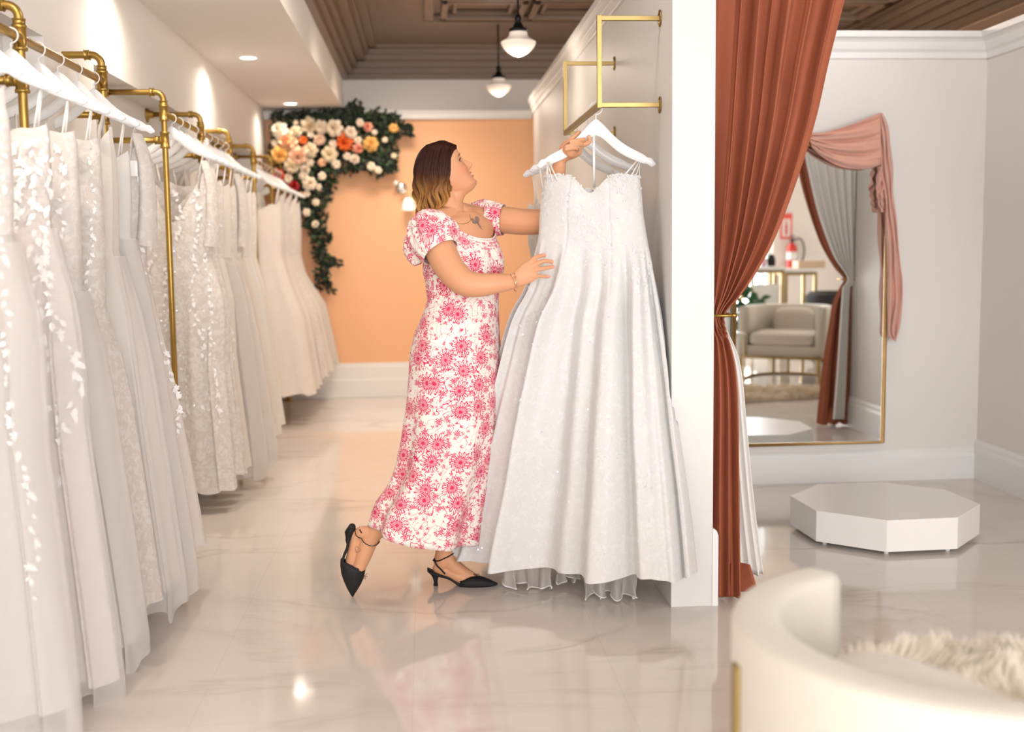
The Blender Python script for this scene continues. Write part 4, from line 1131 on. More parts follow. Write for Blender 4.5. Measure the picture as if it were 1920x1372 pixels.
BL = [  # name, x, y, size px, colour, centre
 ('ranunculus', 525, 245, 30, IV, None), ('rose', 555, 247, 22, CR, None), ('rose', 578, 234, 28, CR, YE), ('rose', 601, 238, 24, IV, None), ('rose', 627, 240, 30, IV, None),
 ('peony', 543, 266, 34, PE, YE), ('marigold', 569, 263, 15, OR, None), ('rose', 599, 261, 20, (240, 205, 180), None), ('peony', 525, 290, 30, YE, PE), ('peony', 559, 292, 36, (238, 195, 165), None),
 ('rose', 582, 281, 26, CR, None), ('rose', 547, 310, 28, CR, IV), ('rose', 618, 289, 28, CR, IV), ('dahlia', 646, 266, 34, OR, RD), ('rose', 657, 249, 22, IV, None), ('rose', 690, 238, 17, PK, None),
 ('rose', 695, 270, 26, YE, OR), ('rose', 671, 278, 19, PK, OR), ('rose', 671, 263, 14, IV, None), ('rose', 738, 240, 16, YE, None), ('rose', 624, 270, 15, IV, None), ('rose', 651, 293, 14, IV, None), ('rose', 665, 298, 17, IV, None),
 ('rose', 630, 308, 16, IV, None), ('rose', 604, 304, 15, PE, None), ('rose', 581, 304, 15, IV, None), ('rose', 572, 318, 18, IV, None), ('rose', 569, 330, 16, IV, None), ('carnation', 551, 349, 19, RD, None),
 ('ranunculus', 580, 344, 24, IV, None), ('rose', 522, 328, 22, (225, 90, 60), IV), ('rose', 696, 312, 15, IV, None), ('rose', 709, 319, 13, IV, None), ('rose', 722, 262, 10, IV, None), ('rose', 702, 248, 10, IV, None), ('rose', 675, 230, 14, IV, None),
 ('rose', 592, 379, 13, IV, None), ('rose', 591, 420, 13, IV, None), ('rose', 575, 363, 12, IV, None), ('rose', 566, 365, 12, PE, None), ('rose', 598, 351, 12, IV, None), ('rose', 515, 268, 12, IV, None), ('rose', 583, 252, 12, IV, None), ('rose', 604, 330, 14, IV, None), ('rose', 739, 292, 10, CR, None), ('rose', 555, 230, 9, IV, None), ('rose', 540, 335, 16, IV, None), ('rose', 575, 398, 14, IV, None)]
for nm, x, y, s_, c_, ce in BL:
    bloom(nm, x, y, s_*1.12, c_, 5 if s_ > 16 else 3, 8 if nm == 'dahlia' else 7, nm == 'dahlia', ce)
# ------------------------------------------------------------------ the woman
def skin_mat():
    m, nt, b = new_mat('skin'); N = NT(nt)
    at_ = N.n('ShaderNodeAttribute'); at_.attribute_name = 'Col'
    N.link(at_.outputs['Color'], b.inputs['Base Color'])
    b.inputs['Roughness'].default_value = .48; b.inputs['Subsurface Weight'].default_value = .12
    b.inputs['Subsurface Radius'].default_value = (.02, .008, .004); b.inputs['Subsurface Scale'].default_value = .3; b.inputs['Specular IOR Level'].default_value = .35
    return m
m_skin = skin_mat()
def floral():
    m, nt, b = new_mat('pink_floral_print'); N = NT(nt)
    uv = N.n('ShaderNodeUVMap'); uv.uv_map = 'UVMap'
    wn = N.n('ShaderNodeTexNoise'); wn.inputs['Scale'].default_value = 26; wn.inputs['Detail'].default_value = 2; N.link(uv.outputs[0], wn.inputs['Vector'])
    sub = N.n('ShaderNodeVectorMath', operation='SUBTRACT'); N.link(wn.outputs['Color'], sub.inputs[0]); sub.inputs[1].default_value = (.5, .5, .5)
    wob = N.n('ShaderNodeVectorMath', operation='SCALE'); N.link(sub.outputs[0], wob.inputs[0]); wob.inputs['Scale'].default_value = .019
    vec = N.n('ShaderNodeVectorMath', operation='ADD'); N.link(uv.outputs[0], vec.inputs[0]); N.link(wob.outputs[0], vec.inputs[1])
    def flowers(scale, R, n, seed, jit=1.0, keep=1.0, strokes=22):
        """outlined petals around scattered centres; returns ink mask"""
        of = N.n('ShaderNodeVectorMath', operation='ADD'); N.link(vec.outputs[0], of.inputs[0]); of.inputs[1].default_value = (seed, seed*1.7, 0)
        vo = N.n('ShaderNodeTexVoronoi', voronoi_dimensions='2D'); vo.inputs['Scale'].default_value = scale; vo.inputs['Randomness'].default_value = jit
        N.link(of.outputs[0], vo.inputs['Vector'])
        d = N.n('ShaderNodeVectorMath', operation='SUBTRACT'); N.link(of.outputs[0], d.inputs[0]); N.link(vo.outputs['Position'], d.inputs[1])
        s = N.n('ShaderNodeSeparateXYZ'); N.link(d.outputs[0], s.inputs[0])
        ln = N.n('ShaderNodeVectorMath', operation='LENGTH'); N.link(d.outputs[0], ln.inputs[0]); r_ = N.m('DIVIDE', ln.outputs['Value'], R)
        cc = N.n('ShaderNodeSeparateColor'); N.link(vo.outputs['Color'], cc.inputs[0])
        an = N.m('ADD', N.m('ARCTAN2', s.outputs[1], s.outputs[0]), N.m('MULTIPLY', cc.outputs[0], 6.28))
        pet = N.m('ABSOLUTE', N.m('COSINE', N.m('MULTIPLY', an, n/2)))
        lim = N.m('ADD', N.m('MULTIPLY', N.m('POWER', pet, .6), .55), .45)
        q = N.m('DIVIDE', r_, lim)                       # 1 at the petal outline
        inside_ = N.m('LESS_THAN', q, 1.0)
        outline = N.m('MULTIPLY', inside_, N.m('GREATER_THAN', q, .90))
        lim2 = N.m('ADD', N.m('MULTIPLY', N.m('POWER', N.m('ABSOLUTE', N.m('SINE', N.m('MULTIPLY', an, n/2))), .6), .3), .28)
        q2 = N.m('DIVIDE', r_, lim2); inner = N.m('MULTIPLY', N.m('LESS_THAN', q2, 1), N.m('GREATER_THAN', q2, .78))
        st = N.m('SINE', N.m('MULTIPLY', an, strokes)); fade = N.m('SUBTRACT', N.m('MULTIPLY', q, 1.95), 1.15)
        stroke = N.m('MULTIPLY', inside_, N.m('GREATER_THAN', st, fade))
        core = N.m('LESS_THAN', r_, .16)
        k = N.m('MAXIMUM', N.m('MAXIMUM', outline, inner), N.m('MAXIMUM', stroke, core))
        if keep < 1: k = N.m('MULTIPLY', k, N.m('LESS_THAN', cc.outputs[1], keep)); inside_ = N.m('MULTIPLY', inside_, N.m('LESS_THAN', cc.outputs[1], keep))
        return k, inside_, cc
    k1, in1, c1 = flowers(11.5, .040, 13, 3.1, .8, .85, 26)
    k2, in2, c2 = flowers(22, .015, 6, 7.7, .95, .62, 9)
    k3, in3, c3 = flowers(40, .0075, 3, 5.3, 1.0, .60, 4)
    # winding stems
    ns = N.n('ShaderNodeTexNoise'); ns.inputs['Scale'].default_value = 17; ns.inputs['Detail'].default_value = 1.5; N.link(vec.outputs[0], ns.inputs['Vector'])
    stem = N.m('LESS_THAN', N.m('ABSOLUTE', N.m('SUBTRACT', ns.outputs['Fac'], .5)), .0065)
    ns2 = N.n('ShaderNodeTexNoise'); ns2.inputs['Scale'].default_value = 30; ns2.inputs['Detail'].default_value = 1; N.link(vec.outputs[0], ns2.inputs['Vector'])
    stem = N.m('MAXIMUM', stem, N.m('LESS_THAN', N.m('ABSOLUTE', N.m('SUBTRACT', ns2.outputs['Fac'], .47)), .006))
    notin = N.m('SUBTRACT', 1, N.m('MAXIMUM', in1, in2))
    ink = N.m('MAXIMUM', k1, N.m('MULTIPLY', N.m('SUBTRACT', 1, in1), k2))
    ink = N.m('MAXIMUM', ink, N.m('MULTIPLY', notin, N.m('MAXIMUM', stem, k3)))
    fill = N.m('MULTIPLY', N.m('MAXIMUM', in1, in2), .12)
    cream = (.88, .82, .755, 1); pink = (.66, .006, .10, 1); palep = (.90, .42, .42, 1)
    c = N.mix(fill, cream, palep); c = N.mix(N.m('MULTIPLY', ink, .97), c, pink)
    N.link(c, b.inputs['Base Color']); b.inputs['Roughness'].default_value = .75; b.inputs['Sheen Weight'].default_value = .15
    b.inputs['Specular IOR Level'].default_value = .2
    return m
m_floral = floral()

WCX, WCY = .07, 4.25
A39 = math.radians(39)
E1 = np.array([math.cos(A39), -math.sin(A39), 0]); E2 = np.array([math.sin(A39), math.cos(A39), 0])
# torso rings: px row, px left, px right (dress silhouette) -> half extents of a rotated ellipse
TR = [ # y, xl, xr, ratio lateral/front
 (452, 800, 934, 1.45), (480, 795, 941, 1.22), (505, 793, 942, 1.15), (530, 798, 938, 1.2), (560, 802, 935, 1.28), (590, 792, 936, 1.3), (620, 778, 938, 1.3), (660, 768, 940, 1.3),
 (700, 766, 940, 1.25), (760, 761, 936, 1.2), (820, 752, 930, 1.15), (870, 742, 922, 1.15), (910, 728, 915, 1.2), (950, 708, 907, 1.25), (985, 698, 902, 1.3), (1006, 694, 899, 1.3)]
def dress_ring(y):
    ys = [t[0] for t in TR]
    yc = 4.25; xl = interp(y, ys, [t[1] for t in TR]); xr = interp(y, ys, [t[2] for t in TR]); ra = interp(y, ys, [t[3] for t in TR])
    a = P(xl, y, yc); b = P(xr, y, yc); hx = (b[0]-a[0])/2; c = (a+b)/2
    # ellipse with semi axes f along E1 and ra*f along E2 has x half extent sqrt((f E1x)^2+(ra f E2x)^2)
    f = hx/math.sqrt(E1[0]**2+(ra*E2[0])**2)
    return c, f, ra*f
def smooth_rows(fn, ys): return [fn(y) for y in ys]

def make_body():
    """separate closed volumes, fused into one continuous skin by a voxel remesh"""
    m = MB()
    # torso: from the collar down through hips
    rows = []
    top = [ (398, .062, .060, .085), (404, .075, .085, .072), (410, .085, .125, .058), (417, .092, .155, .045), (426, .098, .166, .034), (438, .104, .164, .022) ]
    def ring(c, f, l, n=40, p=.9):
        out = []
        for j in range(n):
            a = 2*PI*j/n; ca, sa = math.cos(a), math.sin(a)
            out.append(c+E1*f*np.sign(ca)*abs(ca)**p+E2*l*np.sign(sa)*abs(sa)**p)
        return out
    cx0 = P(862, 452, 4.25)
    for y, f, l, sh in top:
        c = P(lerp(862, 866, (452-y)/54), y, 4.25)
        rows.append(ring(c-E1*.0, f*.93, l, p=1))
    for y in (452, 470, 490, 505, 530, 560, 590, 620, 660):
        c, f, l = dress_ring(y); rows.append(ring(c, f-.012, l-.014, p=1))
    m.grid(rows, True, True, True)
    # crotch and thighs, lower legs
    def PP(*a): return P(*a)
    m.tube([PP(850, 640, 4.21), PP(845, 680, 4.19), PP(828, 760, 4.19), PP(805, 835, 4.19), PP(786, 885, 4.185), PP(752, 940, 4.175), PP(719, 980, 4.168), PP(697, 1003, 4.168)],
           [.09, .088, .070, .052, .050, .045, .036, .0335], 22, dome=True)
    m.tube([PP(868, 640, 4.30), PP(870, 690, 4.30), PP(872, 770, 4.29), PP(866, 850, 4.285), PP(855, 910, 4.285), PP(843, 970, 4.283), PP(836, 1010, 4.282), PP(834, 1035, 4.28), PP(831, 1052, 4.278)],
           [.09, .088, .074, .056, .055, .045, .036, .0355, .036], 22, dome=True)
    # feet: front (left) foot
    m.tube([PP(829, 1052, 4.278), PP(826, 1062, 4.277)], [.034, .027], 16, dome=True)
    m.tube([PP(836, 1044, 4.278), PP(852, 1063, 4.274), PP(868, 1076, 4.27), PP(884, 1085, 4.266), PP(900, 1091, 4.263), PP(916, 1093, 4.26)], [.034, .030, .029, .027, .020, .012], 18, rb=[.034, .030, .024, .018, .012, .008], ref=(0, 1, 0), dome=True)
    m.tube([PP(822, 1064, 4.277), PP(845, 1073, 4.272), PP(870, 1084, 4.268)], [.022, .024, .026], 16, dome=True)
    # trailing (right) foot, heel lifted, toe on the floor
    m.tube([PP(697, 1003, 4.168), PP(688, 1022, 4.166), PP(680, 1045, 4.163), PP(671, 1066, 4.162), PP(664, 1088, 4.163), PP(661, 1106, 4.165)], [.033, .031, .030, .029, .024, .012], 18, rb=[.034, .033, .030, .026, .018, .010], ref=(1, 0, 0), dome=True)
    m.tube([PP(690, 1000, 4.168), PP(676, 1000, 4.170), PP(668, 1003, 4.171)], [.030, .027, .021], 16, dome=True)
    m.tube([PP(668, 1004, 4.171), PP(664, 1025, 4.170), PP(659, 1050, 4.168), PP(657, 1066, 4.166)], [.020, .021, .022, .018], 16, dome=True)
    # neck
    m.tube([P(830, 356, 4.25), P(838, 378, 4.25), P(845, 402, 4.25), P(856, 430, 4.25)], [.050, .049, .053, .075], 24, rb=[.052, .051, .056, .085], ref=(0, 1, 0), dome=True)
    m.tube([P(862, 345, 4.25), P(849, 372, 4.25), P(850, 398, 4.25)], [.036, .038, .042], 20, dome=True)
    # trapezius / shoulders
    m.tube([P(803, 432, 4.12), P(825, 417, 4.18), P(848, 408, 4.24)], [.052, .050, .050], 18, dome=True)
    m.tube([P(906, 412, 4.385), P(888, 407, 4.33), P(865, 404, 4.27)], [.046, .046, .048], 18, dome=True)
    # near (right) arm
    m.tube(spline([P(808, 432, 4.115), P(824, 466, 4.075), P(843, 502, 4.035), P(870, 529, 3.998), P(899, 534, 3.985), P(930, 531, 3.985), P(963, 528, 3.995)], 26),
           list(np.interp(np.linspace(0, 6, 26), range(7), [.055, .056, .053, .0475, .042, .036, .0255])), 24, rb=list(np.interp(np.linspace(0, 6, 26), range(7), [.055, .056, .053, .0475, .041, .034, .0215])), dome=True, ref=(0, 1, 0))
    # far (left) arm, reaching up behind the held gown
    m.tube(spline([P(908, 412, 4.385), P(945, 412, 4.35), P(985, 416, 4.315), P(1024, 412, 4.285), P(1038, 385, 4.262), P(1043, 345, 4.235), P(1050, 303, 4.203)], 26),
           list(np.interp(np.linspace(0, 6, 26), range(7), [.050, .051, .049, .045, .040, .031, .0215])), 24, dome=True)
    # near hand, back of hand to the viewer, fingers spread on the gown
    hy = 3.995
    def fgr(pts, rad):
        m.tube(spline([np.array(p) for p in pts], 12), list(np.linspace(rad[0], rad[1], 12)), 12, dome=True)
    m.tube([P(961, 528, 3.996), P(974, 521, 3.998), P(988, 512, 4.001), P(997, 506, 4.004)], [.0245, .031, .037, .036], 20, rb=[.019, .0165, .015, .013], ref=(0, 1, 0), dome=True)
    m.tube([P(984, 515, 4.0), P(996, 513, 4.003)], [.020, .016], 14, rb=[.013, .011], ref=(0, 1, 0), dome=True)
    fgr([P(988, 499, 4.003), P(1001, 485, 4.012), P(1012, 480, 4.022), P(1021, 478.5, 4.036)], (.0092, .0070))
    fgr([P(994, 502, 4.002), P(1011, 492, 4.008), P(1024, 489, 4.018), P(1035, 490.5, 4.034)], (.0094, .0070))
    fgr([P(997, 508, 4.002), P(1012, 504, 4.007), P(1025, 502, 4.017), P(1037, 500, 4.033)], (.0090, .0068))
    fgr([P(997, 516, 4.004), P(1009, 517, 4.010), P(1020, 518, 4.020), P(1029, 518.5, 4.032)], (.0080, .0060))
    fgr([P(968, 518, 4.006), P(981, 505, 4.022), P(993, 494, 4.036), P(1001, 489, 4.046)], (.0125, .0080))
    # far hand gripping the hanger
    m.tube([P(1050, 301, 4.20), P(1057, 291, 4.185), P(1070, 284, 4.165), P(1082, 279, 4.150)], [.0205, .026, .031, .027], 18, rb=[.017, .016, .016, .014], ref=(.3, 1, .6), dome=True)
    m.tube([P(1070, 286, 4.165), P(1086, 272, 4.145)], [.020, .018], 14, dome=True)
    fgr([P(1088, 270, 4.150), P(1096, 262, 4.135), P(1086, 262.5, 4.112), P(1070, 265, 4.110)], (.0085, .0066))
    fgr([P(1084, 277, 4.150), P(1090, 270.5, 4.128), P(1078, 271, 4.108), P(1062, 274.5, 4.106)], (.0086, .0066))
    fgr([P(1078, 284, 4.152), P(1084, 279, 4.125), P(1073, 278, 4.108), P(1061, 280.5, 4.108)], (.0080, .0060))
    fgr([P(1088, 274, 4.155), P(1099, 270, 4.145), P(1106, 265, 4.140), P(1104, 256, 4.135)], (.0088, .0068))
    fgr([P(1052, 288, 4.190), P(1056, 275, 4.188), P(1066, 265, 4.186), P(1078, 256, 4.184), P(1086, 248, 4.184)], (.0125, .0075))
    return m

# --- head, sculpted in its own frame: x forward, y to her left, z up; centre of the skull at the origin
HP = math.radians(36); HYAW = math.radians(7)
hf = np.array([math.cos(HP)*math.cos(HYAW), math.cos(HP)*math.sin(HYAW), math.sin(HP)])
hl_ = np.array([-math.sin(HYAW), math.cos(HYAW), 0]); hu = np.cross(hf, hl_)
HC = np.array([.078, 4.25, 1.548])
def HW(x, y, z): return HC+hf*x+hl_*y+hu*z
def gs(v, c, w): return math.exp(-((v-c)/w)**2)
def head_pt(a, z):
    """a azimuth (0 = front), z height in the head frame -0.108 .. 0.108"""
    zs = [-.108, -.100, -.088, -.070, -.045, -.020, .005, .030, .055, .080, .098, .108]
    xf = interp(z, zs, [.046, .066, .074, .072, .072, .074, .076, .083, .084, .072, .045, .012])
    xb = interp(z, zs, [-.005, -.012, -.026, -.044, -.062, -.074, -.082, -.085, -.083, -.070, -.046, -.012])
    w = interp(z, zs, [.020, .032, .043, .053, .062, .068, .071, .073, .0715, .058, .038, .010])
    cxx = (xf+xb)/2; hx = (xf-xb)/2; ca, sa = math.cos(a), math.sin(a)
    x = cxx+hx*(np.sign(ca)*abs(ca)**(.86 if ca > 0 else 1)); y = w*np.sign(sa)*abs(sa)**.92
    if ca > 0:
        ay = abs(y)
        x += .006*gs(z, -.094, .014)*gs(y, 0, .020)                      # chin
        x -= .006*gs(z, -.079, .007)*gs(y, 0, .022)
        x += .0085*gs(z, -.0685, .0052)*gs(y, 0, .019)                   # lower lip
        x -= .0050*gs(z, -.0610, .0028)*gs(y, 0, .021)                   # parted mouth
        x += .0095*gs(z, -.0540, .0050)*gs(y, 0, .020)                   # upper lip
        nz = interp(z, [-.046, -.041, -.036, -.030, -.018, .0, .012, .022], [0, .014, .026, .0295, .021, .010, .004, 0])
        nw = interp(z, [-.045, -.034, -.024, -.005, .015], [.0095, .0110, .0085, .0068, .0065])
        x += nz*math.exp(-(ay/nw)**2.2)
        x += .008*gs(z, -.036, .007)*gs(ay, .0125, .0055)                # nostril wings
        x -= .010*gs(z, .006, .0125)*gs(ay, .031, .0145)                 # sockets
        x += .0045*gs(z, .024, .008)*gs(ay, .026, .016)                  # brow ridge
        x += .0048*gs(z, -.026, .016)*gs(ay, .038, .014)                 # cheek, lifted by the smile
        x -= .0035*gs(z, -.050, .012)*gs(ay, .027, .006)                 # smile fold
        x -= .003*gs(z, -.061, .006)*gs(ay, .0235, .005)
        # eyelids
        x += .0062*gs(z, .010, .0042)*gs(ay, .031, .0125)
        x += .0048*gs(z, -.0025, .0038)*gs(ay, .031, .0115)
    return x, y, z
def make_head():
    m = MB(); rows = []; n = 120; zs = []
    for i in range(121):
        z = lerp(-.1078, .1078, .5-.5*math.cos(PI*i/120)*.55-.45*(.5-i/120)*1.0) if False else lerp(-.1078, .1078, i/120)
        rows.append([HW(*head_pt(2*PI*j/n+.0001, z)) for j in range(n)])
    m.grid(rows, True, True, True)
    return m
body = make_body(); hd = make_head(); body.add(hd.v, hd.f)
# ear (near side)
for sgn in (-1, 1):
    er = MB(); er.tube([HW(-.020, sgn*.060, -.018), HW(-.024, sgn*.064, .0), HW(-.026, sgn*.065, .016)], [.007, .010, .010], 10, rb=[.005, .006, .006], dome=True); body.add(er.v, er.f)
woman = empty('woman', (P(830, 1100, 4.25)[0], 4.25, 0), 'person in a pink floral dress reaching up to hold a gown on its hanger', 'person')
tmp = body.build('tmp', None, None, smooth=True)
rm = tmp.modifiers.new('r', 'REMESH'); rm.mode = 'VOXEL'; rm.voxel_size = .0027; rm.use_smooth_shade = True
sm = tmp.modifiers.new('s', 'CORRECTIVE_SMOOTH') if False else tmp.modifiers.new('s', 'SMOOTH'); sm.factor = .5; sm.iterations = 4
dg = bpy.context.evaluated_depsgraph_get(); ev = tmp.evaluated_get(dg)
me = bpy.data.meshes.new_from_object(ev); bpy.data.objects.remove(tmp)
me.name = 'body'
nv = len(me.vertices); co = np.empty(nv*3); me.vertices.foreach_get('co', co); co = co.reshape(-1, 3)
polys = [tuple(p.vertices) for p in me.polygons]
bvh = BVHTree.FromPolygons([tuple(p) for p in co], polys)
# skin colouring: lips, cheeks, nails, brows
base = np.array(srgb(216, 158, 120)[:3]); col = np.tile(np.append(base, 1), (nv, 1))
rel = co-HC; hx_, hy_, hz_ = rel@hf, rel@hl_, rel@hu
inhead = (np.abs(hz_) < .13) & (hx_ > -.02) & (np.abs(hy_) < .09)
def blend(mask, c, w=1.0):
    w = (mask*w)[:, None]; col[:, :3] = col[:, :3]*(1-w)+np.array(c)*w
blend(inhead*np.exp(-((hz_+.028)/.022)**2-((np.abs(hy_)-.045)/.02)**2), srgb(222, 128, 100)[:3], .45)
lip = inhead*(hx_ > .055)*np.exp(-(np.abs(hy_)/.0215)**6)*(np.exp(-((hz_+.0685)/.0052)**4)+np.exp(-((hz_+.0535)/.0045)**4)).clip(0, 1)
blend(lip, srgb(196, 104, 92)[:3], .8)
mouth = inhead*(hx_ > .05)*np.exp(-(np.abs(hy_)/.019)**6)*np.exp(-((hz_+.061)/.0022)**4)
blend(mouth, srgb(240, 225, 215)[:3], .95)
brow = inhead*(hx_ > .03)*np.exp(-((np.abs(hy_)-.032)/.014)**4)*np.exp(-((hz_-.0235+.20*(np.abs(hy_)-.034).clip(0, 1))/.0030)**2)
blend(brow, srgb(88, 55, 38)[:3], .85)
for sg in (-1, 1):
    blend(inhead*np.exp(-((hz_+.0425)/.0028)**2-((hy_-sg*.0075)/.0032)**2)*(hx_ > .07), srgb(95, 45, 35)[:3], .85)  # nostrils: the shade of the openings painted into the skin colour
# grey butterfly tattoo on the chest
dv_ = co-CAM; zz_ = dv_@FWD; qx = W/2+FPX*(dv_@RT)/zz_; qy = H/2-FPX*(dv_@UP)/zz_
def pip(poly):
    ins = np.zeros(len(co), bool); k = len(poly)
    for i in range(k):
        x1, y1 = poly[i]; x2, y2 = poly[(i+1) % k]
        c_ = ((y1 > qy) != (y2 > qy)) & (qx < (x2-x1)*(qy-y1)/((y2-y1) if y2 != y1 else 1e-9)+x1); ins ^= c_
    return ins & (co[:, 1] < 4.30)
for pl in ([(882, 409), (888, 410), (893, 415), (892, 421), (886, 418)], [(892, 415), (891, 406), (896, 406), (899, 413), (896, 419)], [(893, 417), (898, 419), (904, 430), (900, 427)]):
    blend(pip(pl)*1.0, srgb(120, 108, 104)[:3], .8)
a = me.color_attributes.new('Col', 'FLOAT_COLOR', 'POINT')
# nails on the resting hand: thin pink ovals painted where the finger ends are
for q in ((1021, 478.5), (1035.5, 490.5), (1037.5, 500), (1029.5, 518.5), (1062, 274.5), (1070, 265)):
    h = bvh.ray_cast(Vector(CAM), Vector(ray(q[0]-1.5, q[1])).normalized())
    if h[0] is not None:
        d = np.linalg.norm(co-np.array(h[0]), axis=1); blend(np.exp(-(d/.006)**4), srgb(236, 160, 150)[:3], .7)
a.data.foreach_set('color', col.ravel())
me.vertices.foreach_set('co', (co-np.array(woman.location)).ravel()); me.update()
me.polygons.foreach_set('use_smooth', [True]*len(me.polygons)); me.materials.clear(); me.materials.append(m_skin)
bo = bpy.data.objects.new('body', me); COL.objects.link(bo); bo.parent = woman
def onskin(x, y, off=.0006):
    h = bvh.ray_cast(Vector(CAM), Vector(ray(x, y)).normalized())
    return None if h[0] is None else np.array(h[0])+np.array(h[1])*off
def near(p, off=.0006):
    h = bvh.find_nearest(Vector(p)); n = np.array(h[1]); q = np.array(h[0]); 
    if (np.asarray(p)-q)@n < 0 and np.linalg.norm(np.asarray(p)-q) > .03: n = n
    return q+n*off

# eyes
m_eye = simple('eye_white', (.85, .83, .80, 1), .12, coat=.6); m_iris = simple('brown_iris', (.06, .03, .015, 1), .1, coat=1)
for sgn in (-1, 1):
    c = HW(.0525, sgn*.031, .0035)
    o = MB().ball(c, .0118, 20, 14).build('eye', m_eye, woman)
    d = hf*.97+hl_*(.06)-hu*.02; d /= np.linalg.norm(d)
    MB().lathe([(0, .0124), (.003, .0122), (.0074, .0102), (.0074, .0095), (0, .0095)], c, 16, axis=tuple(d)).build('iris', m_iris, o)
    m = MB()       # lashes and lid line
    arc = [HW(.0525+.0130*math.cos(t*.9), sgn*(.031+.0135*math.sin(t)), .0085-.0026*t*t) for t in np.linspace(-.95, 1.05, 12)]
    m.tube(arc, .0015, 6)
    for q in arc[3:]: m.tube([q, q+hf*.0075+hu*.0035+hl_*sgn*.004], [.0009, .0003], 4)
    m.build('eyelashes', m_black, o)
# teeth
m = MB(); m.tube([HW(.074-.05*abs(t)**2*.6, .017*t, -.0607) for t in np.linspace(-1, 1, 12)], .0033, 8, rb=.0033); m.build('teeth', simple('teeth', (.88, .85, .80, 1), .25), woman)

# --- hair: shoulder length waves, dark at the roots and golden at the ends
def hair_mat():
    m, nt, b = new_mat('ombre_hair'); N = NT(nt)
    at_ = N.n('ShaderNodeAttribute'); at_.attribute_name = 'Col'; N.link(at_.outputs['Color'], b.inputs['Base Color'])
    b.inputs['Roughness'].default_value = .42; b.inputs['Specular IOR Level'].default_value = .22; return m
m_hair = hair_mat()
HR = [ # y, xl, xr, depth half
 (264, 826, 832, .008), (265, 816, 842, .034), (268, 807, 850, .052), (274, 799, 854, .066), (284, 789, 854, .082), (298, 782, 853, .092), (315, 778, 853, .097), (335, 776, 853, .099), (350, 776, 851, .099), (362, 776, 847, .098), (374, 778, 846, .092), (386, 780, 844, .088), (398, 782, 834, .084), (408, 786, 824, .078)]
HRS = np.array(spline([np.array(h, float) for h in HR], 90))
def hair_pt(t, ph, off, ys=None):
    y = lerp(264, 408, t); s = lambda k: float(np.interp(y, HRS[:, 0], HRS[:, k]))
    a = P(s(1), y, 4.25); b = P(s(2), y, 4.25); c = (a+b)/2; rx = (b[0]-a[0])/2+off; ry = s(3)+off
    return np.array([c[0]+rx*math.cos(ph), 4.25+ry*math.sin(ph), c[2]])
m = MB(); rows = []
for i in range(34):
    t = i/33*.97; rows.append([hair_pt(t, 2*PI*j/48, -.010) for j in range(48)])
m.grid(rows, True, True, False)
nvv = len(m.v); cols = []
for v in m.v:
    tt = min(1, max(0, (1.64-v[2])/.26)); cols.append(tuple(np.array(srgb(40, 20, 12)[:3])*(1-tt*.6)+np.array(srgb(120, 80, 40)[:3])*tt*.6)+(1,))
m.col = cols; m.build('hair_underlayer', m_hair, woman)
m = MB(); cols = []; r = random.Random(17); NC = 30
clump = [(2*PI*(q+r.uniform(-.25, .25))/NC, r.uniform(.010, .018), .5*q+r.uniform(-.7, .7), r.uniform(.94, 1.08), r.random()) for q in range(NC)]
C1, C2, C3 = np.array(srgb(52, 22, 10)[:3]), np.array(srgb(122, 68, 30)[:3]), np.array(srgb(222, 170, 100)[:3])
for i in range(3600):
    k = r.randrange(NC); cph, amp, wph, ln, hi = clump[k]
    ph = cph+r.gauss(0, .115); off = r.uniform(-.008, .004); te = ln*r.uniform(.90, 1.03); path = []; n = 22
    for j in range(n):
        t = (j/(n-1))**.9*te
        g = sst(.28, .80, t)
        w = g*amp*math.sin(t*17+wph); o_ = off+g*amp*.55*math.cos(t*17+wph)-.004*g-.35*abs(ph-cph)**1.5*.12*g
        pull = (ph-cph)*(-.60*g)
        pt_ = hair_pt(min(t, 1.0), ph+pull+w/.085, o_)
        if t > 1: pt_[2] -= (t-1)*.25
        path.append(pt_)
    rad = r.uniform(.0009, .0016); base_n = len(m.v)
    m.tube(path, [rad*(.8 if j == 0 else 1)*(1-.75*(j/(n-1))**4) for j in range(n)], 4, cap=False)
    hl2 = hi*.65+r.random()*.35
    for j in range(n):
        t = (j/(n-1))*te; q = sst(.30, .85, t+.2*(hl2-.5))
        c_ = C1*(1-q)+C2*q; q2 = sst(.40, .92, t)*(.0+1.0*hl2); c_ = c_*(1-q2)+C3*q2; c_ = c_*(.75+.5*r.random())
        cols += [tuple(c_)+(1,)]*4
m.col = cols; m.build('hair', m_hair, woman)

